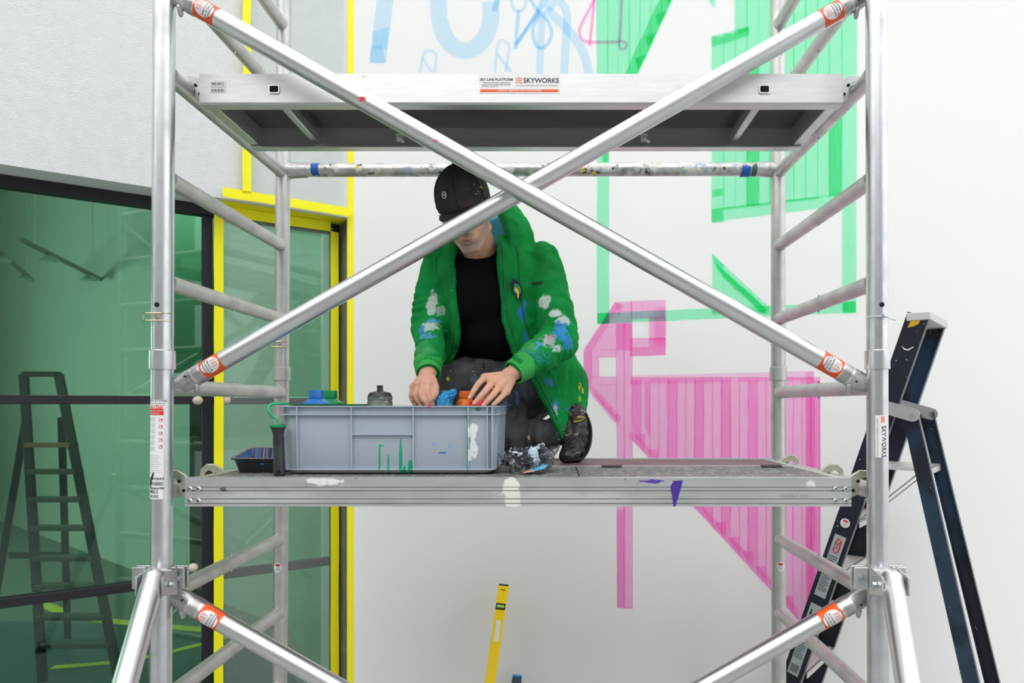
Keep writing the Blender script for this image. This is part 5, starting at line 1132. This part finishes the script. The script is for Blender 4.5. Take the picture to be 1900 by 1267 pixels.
# brim
bb = NB(); top = []; 
NBm = 16
def brimP(a, f, dz=0):
    x = .074*math.cos(a); yb = .004-.1105*math.sqrt(max(0, 1-(x/.087)**2)); ext = .036*math.sin(a)**.7 if math.sin(a) > 0 else 0
    return H(x*(1+.02*f), yb-ext*f, .024-.010*f-.9*x*x*2.0+dz)
rings(bb, [[brimP(math.pi*i/NBm, f, d_) for i in range(NBm+1)] for f, d_ in ((0, .0015), (.33, .0025), (.66, .0025), (.95, .002), (1, 0), (.95, -.002), (.66, -.0015), (.33, -.001), (0, -.0015))], cap=False, closed=False)
part('brim', bb, CP, cap_)
SEAM = simple('cap_seam', (.012, .010, .010), .9)
bb = NB()
for k_ in range(6):
    a = math.radians(30+60*k_); P = []
    for j in range(13):
        la = math.radians(-4+j*7.7); c_ = math.cos(la); bulge = 1.0+.035*math.sin(max(la, 0)*2); zc = .036+.106*math.sin(la) if la > 0 else .036+.10*math.sin(la)
        P.append(H(.0862*c_*bulge*math.cos(a), .004+.1107*c_*bulge*math.sin(a), zc+.0005))
    sweep(bb, P, .0011, 6)
sweep(bb, [H(.0862*math.cos(i*math.pi/24), .004-.1110*math.sin(i*math.pi/24), .033) for i in range(25)], .0012, 6)
part('seam', bb, SEAM, cap_)
bb = NB(); ell(bb, H(0, .004, .1435), (.007, .007, .004), HR); part('button', bb, SEAM, cap_)
# round badge
aB = math.radians(-90-24); la = math.radians(24)
def domeP(a, la, l_=0):
    c_ = math.cos(la); bulge = 1.0+.035*math.sin(max(la, 0)*2)
    return H((.0855+l_)*c_*bulge*math.cos(a), .004+(.110+l_)*c_*bulge*math.sin(a), .036+(.106+l_)*math.sin(la))
bm_map = lambda u, v, l_=0: domeP(aB+u/.095, la+v/.1, .0035+l_)
ppart('badge', bm_map, [(-.0125, .0125, -.0135, .0135)], BLACK_PR, cap_)
bb = NB(); sweep(bb, [bm_map(.009*math.cos(a), .009*math.sin(a), .0006) for a in [i*math.pi/12 for i in range(25)]], .0006, 6); sweep(bb, [bm_map(.0065*math.cos(a), .0065*math.sin(a), .0006) for a in [i*math.pi/12 for i in range(25)]], .0004, 6)
sweep(bb, [bm_map(-.007+i*.001, .0014*(-1)**i, .0007) for i in range(15)], .0006, 6); part('badge_print', bb, WHITE_PR, cap_)

# t-shirt
bb = NB(); ell(bb, W(898, 548, 2.335), (.158, .112, .145), None, 32, 20); ell(bb, W(922, 622, 2.365), (.150, .122, .105), None, 32, 20); ell(bb, W(895, 500, 2.345), (.135, .085, .05), None, 32, 20); tcap(bb, SHR+Vector((.02, 0, 0)), SHL-Vector((.02, 0, 0)), .052, .052); tcap(bb, W(893, 475, 2.325), W(895, 500, 2.345), .062, .07)
me = bake(bb, [('REMESH', dict(mode='VOXEL', voxel_size=.006)), ('SMOOTH', dict(iterations=8, factor=.5))], 'shirt'); wrinkle(me, .006, 9, (1, 1, .8), 3)
link('shirt', me, MB('black_cotton', (.0045, .0045, .0065), .95, spec=.15, org=MO, bump=(400, .15, .0008)).done(), man)
# jeans
bb = NB(); ell(bb, PEL+Vector((0, 0, -.005)), (.155, .12, .105), None, 32, 20); tcap(bb, HPL, KNL, .090, .064); tcap(bb, KNL, ANL, .064, .048); tcap(bb, HPR, KNR, .095, .071); tcap(bb, KNR, ANR, .064, .048); ell(bb, W(920, 712, 2.335), (.125, .075, .062)); tcap(bb, W(870, 712, 2.30), W(935, 700, 2.40), .075, .09); tcap(bb, W(905, 735, 2.31), W(1000, 715, 2.38), .06, .08)
me = bake(bb, [('REMESH', dict(mode='VOXEL', voxel_size=.006)), ('SMOOTH', dict(iterations=4, factor=.5))], 'jeans'); wrinkle(me, .012, 8, (1.6, 1, .8), 8); wrinkle(me, .004, 22, (1.5, 1, .8), 5)
for v in me.vertices:
    if v.co.z < ZP+.003: v.co.z = ZP+.003
JN = MB('washed_black_denim', (.085, .087, .096), .8, var=(14, .45), org=MO, bump=(500, .3, .001)).specks(70, .20, (.65, .66, .10), 6, .58, .05).specks(60, .18, (.12, .30, .62), 6, .57, .05, 2).specks(80, .15, (.62, .66, .70), 7, .57, .04, 4).specks(50, .15, (.05, .30, .12), 6, .6, .05, 6)
JN.blotch(W(958, 738, 2.25), (.008, .2, .030), (.10, .17, .45), 70, .7, .2, .9).blotch(W(880, 703, 2.2), (.02, .2, .012), (.10, .16, .20), 90, .8, .3, .6).blotch(W(831, 703, 2.22), (.008, .2, .007), (.55, .58, .05), 120, .8).blotch(W(981, 812, 2.26), (.004, .2, .009), (.75, .45, .30), 120, .7).blotch(W(935, 755, 2.25), (.02, .2, .02), (.12, .25, .45), 120, 1.2, .2, .8)
link('jeans', me, JN.done(), man)
bb = NB(); sweep(bb, spline([W(955, 708, 2.262), W(930, 726, 2.262), W(905, 742, 2.262)], 6), .0018, 6); sweep(bb, spline([W(899, 665, 2.27), W(897, 680, 2.262), W(891, 697, 2.255)], 6), .0018, 6); part('denim_seam', bb, simple('denim_seam', (.02, .021, .024), .9), man)
# shoes
SHM = MB('black_shoe_caked_with_paint', (.020, .018, .015), .35, var=(30, .6), org=MO, bump=(70, .7, .005)).specks(45, .3, (.30, .28, .24), 22, .52, .1).specks(40, .22, (.45, .33, .05), 14, .55, .08, 3).specks(50, .2, (.55, .5, .45), 16, .56, .08, 5).done()
bb = NB(); a0 = W(1062, 775, 2.275)
chain(bb, [W(1068, 768, 2.285), W(1076, 790, 2.275), W(1073, 820, 2.262), W(1064, 840, 2.248)], [.034, .038, .042, .037], 20); tcap(bb, W(1060, 838, 2.24), W(1052, 846, 2.215), .036, .026); tcap(bb, W(1056, 788, 2.285), W(1060, 815, 2.265), .034, .038)
me = bake(bb, [('REMESH', dict(mode='VOXEL', voxel_size=.004)), ('SMOOTH', dict(iterations=3, factor=.5))], 'shoe'); wrinkle(me, .004, 16, seed=5)
for v in me.vertices: v.co.z = max(v.co.z, ZP+.0015)
s1 = link('shoe', me, SHM, man)
bb = NB(); SP = spline([W(1088, 765, 2.285), W(1097, 790, 2.275), W(1097, 820, 2.262), W(1087, 845, 2.25), W(1070, 858, 2.235), W(1048, 860, 2.21)], 8); SP = [Vector((v.x, v.y, max(v.z, ZP+.008))) for v in SP]
rings(bb, [[p_+Vector((0, .030*math.cos(a), 0))+((p_-W(1068, 812, 2.26)).normalized())*(.006*math.sin(a)-.004) for a in [q_*math.pi/8 for q_ in range(16)]] for p_ in SP]); part('sole', bb, simple('dark_rubber_sole', (.02, .018, .016), .7), s1)
bb = NB(); sweep(bb, [W(1064, 783, 2.232), W(1071, 774, 2.230), W(1086, 774, 2.238), W(1078, 780, 2.232), W(1064, 783, 2.232)], .0016, 8); sweep(bb, [W(1076, 712, 2.27), W(1080, 722, 2.27), W(1081, 730, 2.27)], .004, 8); part('pull_tab', bb, simple('yellow_pull_tab', srgb(235, 205, 10), .5), s1)
bb = NB()
for i in range(5): a = W(1045+i*1.5, 800+i*9, 2.222-i*.004); sweep(bb, [a, a+Vector((.018, -.008, -.003)), a+Vector((.036, -.002, -.001))], .0022, 6)
sweep(bb, spline([W(1030, 800, 2.25), W(1021, 812, 2.24), W(1022, 832, 2.235), W(1030, 842, 2.235)], 6), .003, 8); part('lace', bb, simple('black_lace', (.03, .03, .03), .7), s1)
bb = NB(); chain(bb, [ANR, W(718, 848, 2.30), W(680, 853, 2.27)], [.045, .042, .032], 16)
for v in bb.verts: v.co.z = max(v.co.z, ZP+.0015)
part('shoe', bb, SHM, man)

# hoodie: one remeshed garment from an open shell, sleeves, hood
rows = [(446, 890, 2.345, 62, .070), (458, 892, 2.345, 84, .088), (472, 898, 2.345, 103, .100), (490, 903, 2.345, 110, .108), (520, 906, 2.34, 108, .118), (560, 911, 2.345, 109, .124), (600, 918, 2.355, 112, .130), (660, 935, 2.375, 124, .138), (700, 952, 2.385, 131, .142), (740, 972, 2.385, 112, .138), (780, 993, 2.375, 90, .130), (815, 1010, 2.36, 66, .12)]
ry = [r[0] for r in rows]
def rp(y): return [interp(y, ry, [r[k] for r in rows]) for k in (1, 2, 3, 4)]
LE = ([440, 475, 520, 560, 600, 640, 670, 690, 708], [858, 851, 850, 853, 857, 861, 850, 834, 818])
RE = ([440, 475, 520, 560, 600, 640, 660, 703, 760, 814], [926, 928, 931, 934, 939, 950, 957, 989, 1018, 1043])
def shell(ncol, nrow, off, y_top=446, ybt=None):
    g_ = []
    for i in range(nrow+1):
        s = i/nrow; row = []
        for j in range(ncol+1):
            t_ = j/ncol
            yb = interp(t_, [0, .08, .16, .26, .5, .8, 1], [814, 800, 786, 768, 752, 716, 708])
            y = y_top+(yb-y_top)*s; cx, Yc, rx, rY = rp(y)
            aR = math.asin(max(-.97, min(.97, (np.interp(y, *RE)-cx)/rx))); aL = math.asin(max(-.97, min(.97, (np.interp(y, *LE)-cx)/rx)))
            a = aR+(2*math.pi+aL-aR)*t_
            p_ = W(cx, y, Yc)+Vector(((rx/F*Yc+off)*math.sin(a), -(rY+off)*math.cos(a), 0)); row.append(p_)
        g_.append(row)
    return g_
def grid(bm, g_):
    vs = [[bm.verts.new(p_) for p_ in r] for r in g_]
    for i in range(len(vs)-1):
        for j in range(len(vs[0])-1): bm.faces.new((vs[i][j], vs[i][j+1], vs[i+1][j+1], vs[i+1][j]))
def thick(bm, outer, inner):
    vo = [[bm.verts.new(p_) for p_ in r] for r in outer]; vi = [[bm.verts.new(p_) for p_ in r] for r in inner]; n_, m_ = len(vo), len(vo[0])
    for i in range(n_-1):
        for j in range(m_-1):
            bm.faces.new((vo[i][j], vo[i][j+1], vo[i+1][j+1], vo[i+1][j])); bm.faces.new((vi[i][j], vi[i+1][j], vi[i+1][j+1], vi[i][j+1]))
    for j in range(m_-1): bm.faces.new((vo[0][j], vi[0][j], vi[0][j+1], vo[0][j+1])); bm.faces.new((vo[-1][j], vo[-1][j+1], vi[-1][j+1], vi[-1][j]))
    for i in range(n_-1): bm.faces.new((vo[i][0], vo[i+1][0], vi[i+1][0], vi[i][0])); bm.faces.new((vo[i][-1], vi[i][-1], vi[i+1][-1], vo[i+1][-1]))
bb = NB(); thick(bb, shell(90, 50, .012), shell(90, 50, -.006))
# sleeves
tcap(bb, SHL+Vector((-.035, .01, .012)), SHL, .055, .064, 24); chain(bb, [SHL, SHL.lerp(ELL, .5), ELL, ELL.lerp(WRL, .55), WRL+(ELL-WRL)*.12], [.066, .064, .060, .050, .039], 24)
tcap(bb, SHR+Vector((.035, .01, .012)), SHR, .052, .058, 24); chain(bb, [SHR, SHR.lerp(ELR, .5), ELR, ELR.lerp(WRR, .55), WRR+(ELR-WRR)*.12], [.058, .054, .052, .046, .038], 24)
# hood
def hoodg(off, n_=44, m_=18):
    g_ = []
    for i in range(m_+1):
        f = i/m_; row = []
        for j in range(n_+1):
            t_ = j/n_
            a = math.radians(38)+math.radians(284)*t_      # from right front, round the back, to left front
            ytop = interp(t_, [0, .10, .25, .5, .8, .93, 1], [392, 378, 384, 405, 425, 436, 446]); y = 482+(ytop-482)*f
            cx = 889-2*f; Yc = 2.345; rx = interp(f, [0, .35, .7, 1], [100, 99, 86, 62])*interp(t_, [0, .3, .7, 1], [.97, 1.0, .98, 1.0]); rY = interp(f, [0, .4, 1], [.118, .11, .085])
            if t_ < .06: rx *= .98
            p_ = W(cx, y, Yc)+Vector(((rx/F*Yc+off)*math.sin(a), -(rY+off)*math.cos(a), 0)); row.append(p_)
        g_.append(row)
    return g_
thick(bb, hoodg(.009), hoodg(-.006))
me = bake(bb, [('REMESH', dict(mode='VOXEL', voxel_size=.0048)), ('SMOOTH', dict(iterations=5, factor=.5))], 'hoodie'); wrinkle(me, .011, 6.5, (1.5, 1, .8), 11); wrinkle(me, .0035, 15, (1.4, 1, .9), 2)
def gather(me, a, b, c0, c1, amp, n_, rad):
    a = Vector(a); b = Vector(b); d = b-a; L2 = d.length_squared
    for v in me.vertices:
        t_ = (v.co-a).dot(d)/L2
        if c0 < t_ < c1:
            q_ = a+d*t_; rr_ = (v.co-q_).length
            if rr_ < rad:
                w = math.sin(math.pi*(t_-c0)/(c1-c0)); nz_ = mnoise.noise(v.co*14); ph = 2*math.pi*n_*t_+2.2*mnoise.noise(v.co*6)*2
                v.co += (v.co-q_).normalized()*amp*w*(abs(math.sin(ph))-.5)*(.7+nz_)
gather(me, SHL, ELL, .45, 1.25, .011, 3.5, .10); gather(me, ELL, WRL, -.1, .45, .011, 4, .09); gather(me, WRL.lerp(ELL, .35), WRL, -.3, .9, .007, 3, .07)
gather(me, SHR, ELR, .40, 1.25, .010, 3.5, .08); gather(me, ELR, WRR, .3, 1.0, .009, 3, .07)
GH = MB('green_sweat_cloth', srgb(12, 150, 68), .85, spec=.2, var=(9, .70), org=MO, bump=(420, .25, .001))  # noise mottling puts darker shading into the cloth colour
wp = [  # x, y, rx_px, ry_px, colour, noise scale, k
    (800, 562, 11, 26, (.62, .68, .66), 45, .9, .8), (815, 575, 8, 12, (.5, .62, .56), 60, .9, .6), (1011, 560, 12, 15, (.66, .74, .70), 45, .7, .85), (1030, 584, 14, 10, (.66, .74, .72), 50, .8, .9), (1045, 598, 16, 10, (.66, .74, .72), 50, 1.1, .85),
    (996, 523, 13, 4.5, (.02, .05, .03), 60, .6, .95), (968, 580, 9, 18, (.03, .22, .55), 60, .8, .9), (973, 560, 6, 8, (.04, .25, .5), 60, .8, .7), (800, 608, 18, 11, (.55, .66, .60), 80, 1.2, .8), (786, 614, 7, 10, (.05, .25, .60), 80, .9, .9), (805, 596, 12, 6, (.10, .35, .70), 90, 1.1, .8),
    (800, 628, 16, 7, (.10, .32, .60), 100, 1.4, .8), (1040, 620, 16, 22, (.05, .30, .68), 50, .9, .95), (1052, 640, 10, 18, (.04, .26, .62), 60, 1.0, .9), (1015, 640, 20, 16, (.52, .50, .58), 60, 1.1, .85), (1000, 650, 14, 14, (.10, .35, .65), 90, 1.4, .9), (1032, 652, 12, 12, (.62, .72, .74), 70, 1.2, .9), (1022, 632, 10, 8, (.60, .30, .42), 90, 1.3, .85),
    (985, 655, 26, 28, (.07, .42, .13), 20, .6, .8), (800, 660, 30, 30, (.10, .42, .16), 25, .5, .6), (1008, 665, 12, 5, (.02, .03, .05), 120, 1.4, .9), (985, 672, 12, 8, (.04, .10, .20), 140, 1.6, .9), (995, 668, 30, 18, (.05, .25, .5), 160, 1.9, .8),
    (1020, 708, 10, 8, (.05, .18, .5), 90, 1.3, .8), (1030, 755, 9, 16, (.05, .25, .55), 80, 1.3, .8), (1060, 760, 12, 10, (.05, .2, .5), 90, 1.5, .7), (1030, 762, 5, 12, (.6, .66, .7), 150, 1.6, .8), (1078, 715, 4, 10, (.75, .65, .03), 50, .5, 1), (1078, 740, 4, 8, (.35, .55, .02), 50, .5, 1), (975, 625, 6, 22, (.03, .2, .45), 90, 1.2, .7), (842, 642, 3, 5, (.01, .02, .02), 90, .6, .9)]
for x, y, rx, ry_, col_, ns, k_, am in wp: GH.blotch(W(x, y, 2.2), (rx/F*2.2, .16, ry_/F*2.2), col_, ns, k_*.8, .25, am)
GH.specks(70, .10, (.7, .72, .7), 7, .6, .04).specks(60, .12, (.02, .03, .03), 7, .62, .04, 4)
GHM = GH.done(); hood = link('hoodie', me, GHM, man)
# cuffs (ribbed)
for wr, el, r_ in ((WRL, ELL, .036), (WRR, ELR, .036)):
    dd = (el-wr).normalized(); bb = NB(); a, b = basis(dd)
    rs = []
    for t_, rr_ in ((-.006, .031), (-.008, .036), (.0, r_+.002), (.02, r_+.004), (.045, r_+.008), (.052, r_+.006)):
        rs.append([wr+dd*t_+(a*math.cos(x*math.pi/48)+b*math.sin(x*math.pi/48))*(rr_+.0006*(x % 2)) for x in range(96)])
    rings(bb, rs, cap=False); part('cuff', bb, MB('light_green_rib_cuff', srgb(52, 172, 76), .85, org=MO, var=(20, .8)).specks(80, .14, (.1, .2, .4), 6, .56, .05).done(), hood)
# hood lining
bb = NB(); lin = hoodg(-.018); grid(bb, [r for r in lin[3:]]); o = part('hood_lining', bb, MB('light_blue_lining', srgb(70, 170, 190), .85, org=MO, var=(30, .8)).done(), hood); sm = o.modifiers.new('solid', 'SOLIDIFY'); sm.thickness = .002
# front edges with zip
sg = shell(90, 60, .0175)
bb = NB(); sweep(bb, [r[1] for r in sg[2:]], .0030, 8); o = part('zip', bb, simple('green_zip', srgb(10, 105, 48), .5), hood)
bb = NB(); sweep(bb, [r[-2] for r in sg[2:]], .0030, 8); part('zip', bb, simple('green_zip_left', srgb(10, 105, 48), .5), hood)
for jj in (5, -6):
    bb = NB(); sweep(bb, [r[jj] for r in sg[3:]], .0012, 6); part('stitched_seam', bb, simple('green_seam', srgb(6, 88, 38), .8), hood)
e_ = sg[-1][0]; bb = NB(); tcap(bb, e_+Vector((.0, -.003, .012)), e_+Vector((.003, -.004, -.004)), .004, .005, 10, 3); sweep(bb, [e_+Vector((.003, -.006, -.004)), e_+Vector((.012, -.008, -.014)), e_+Vector((.010, -.008, -.026)), e_+Vector((.002, -.007, -.022)), e_+Vector((.003, -.006, -.006))], .0018, 8); part('zip_pull', bb, simple('bright_green_pull', srgb(20, 150, 70), .4), hood)
# chest badge: dark crescent with green and yellow
bc = W(958, 537, 2.213)
fm_ = flatmap(bc, (1, .35, 0), (0, 0, 1), (.33, -.94, 0)); q = 2.21/F
def blob(name, pts, mat, lift):
    bb = NB(); P = spline([Vector((u, v, 0)) for u, v in pts+[pts[0]]], 5)[:-1]; prism(bb, [fm_(p_.x*q, p_.y*q, lift) for p_ in P], Vector((.33, -.94, 0))*.0012); part(name, bb, mat, hood)
blob('chest_badge', [(-8, 19), (0, 16), (7, 8), (10, -3), (8, -14), (2, -21), (0, -15), (-8, -3), (-11, 8)], simple('navy_embroidery', (.012, .016, .045), .8), .004)
blob('chest_badge', [(-4, 10), (3, 8), (7, 0), (6, -8), (2, 0), (-5, 5)], simple('green_embroidery', (.02, .30, .10), .8), .0055)
blob('chest_badge', [(-5, 3), (1, 1), (4, -6), (3, -15), (1, -17), (0, -8), (-4, -2)], simple('yellow_embroidery', (.75, .62, .03), .8), .0058)
blob('chest_badge', [(-6, 0), (-3, -3), (-2, -9), (-5, -5)], simple('blue_embroidery', (.10, .35, .55), .8), .0058)
# things of one kind share a group phrase
GROUPS = {'scaffold_end_frame': 'end frames of the scaffold tower', 'diagonal_brace': 'diagonal braces on the front of the scaffold', 'stabiliser_leg': 'stabiliser legs of the scaffold', 'scaffold_platform': 'platforms of the scaffold',
          'paint_bottle': 'paint bottles in the grey crate', 'masking_tape': 'yellow masking tape strips round the window', 'plastic_film': 'masking films beside the white wall', 'work_glove': 'gloves in the clear tub'}
for o in bpy.data.objects:
    if o.parent is None and 'category' in o and o.name.split('.')[0] in GROUPS: o['group'] = GROUPS[o.name.split('.')[0]]
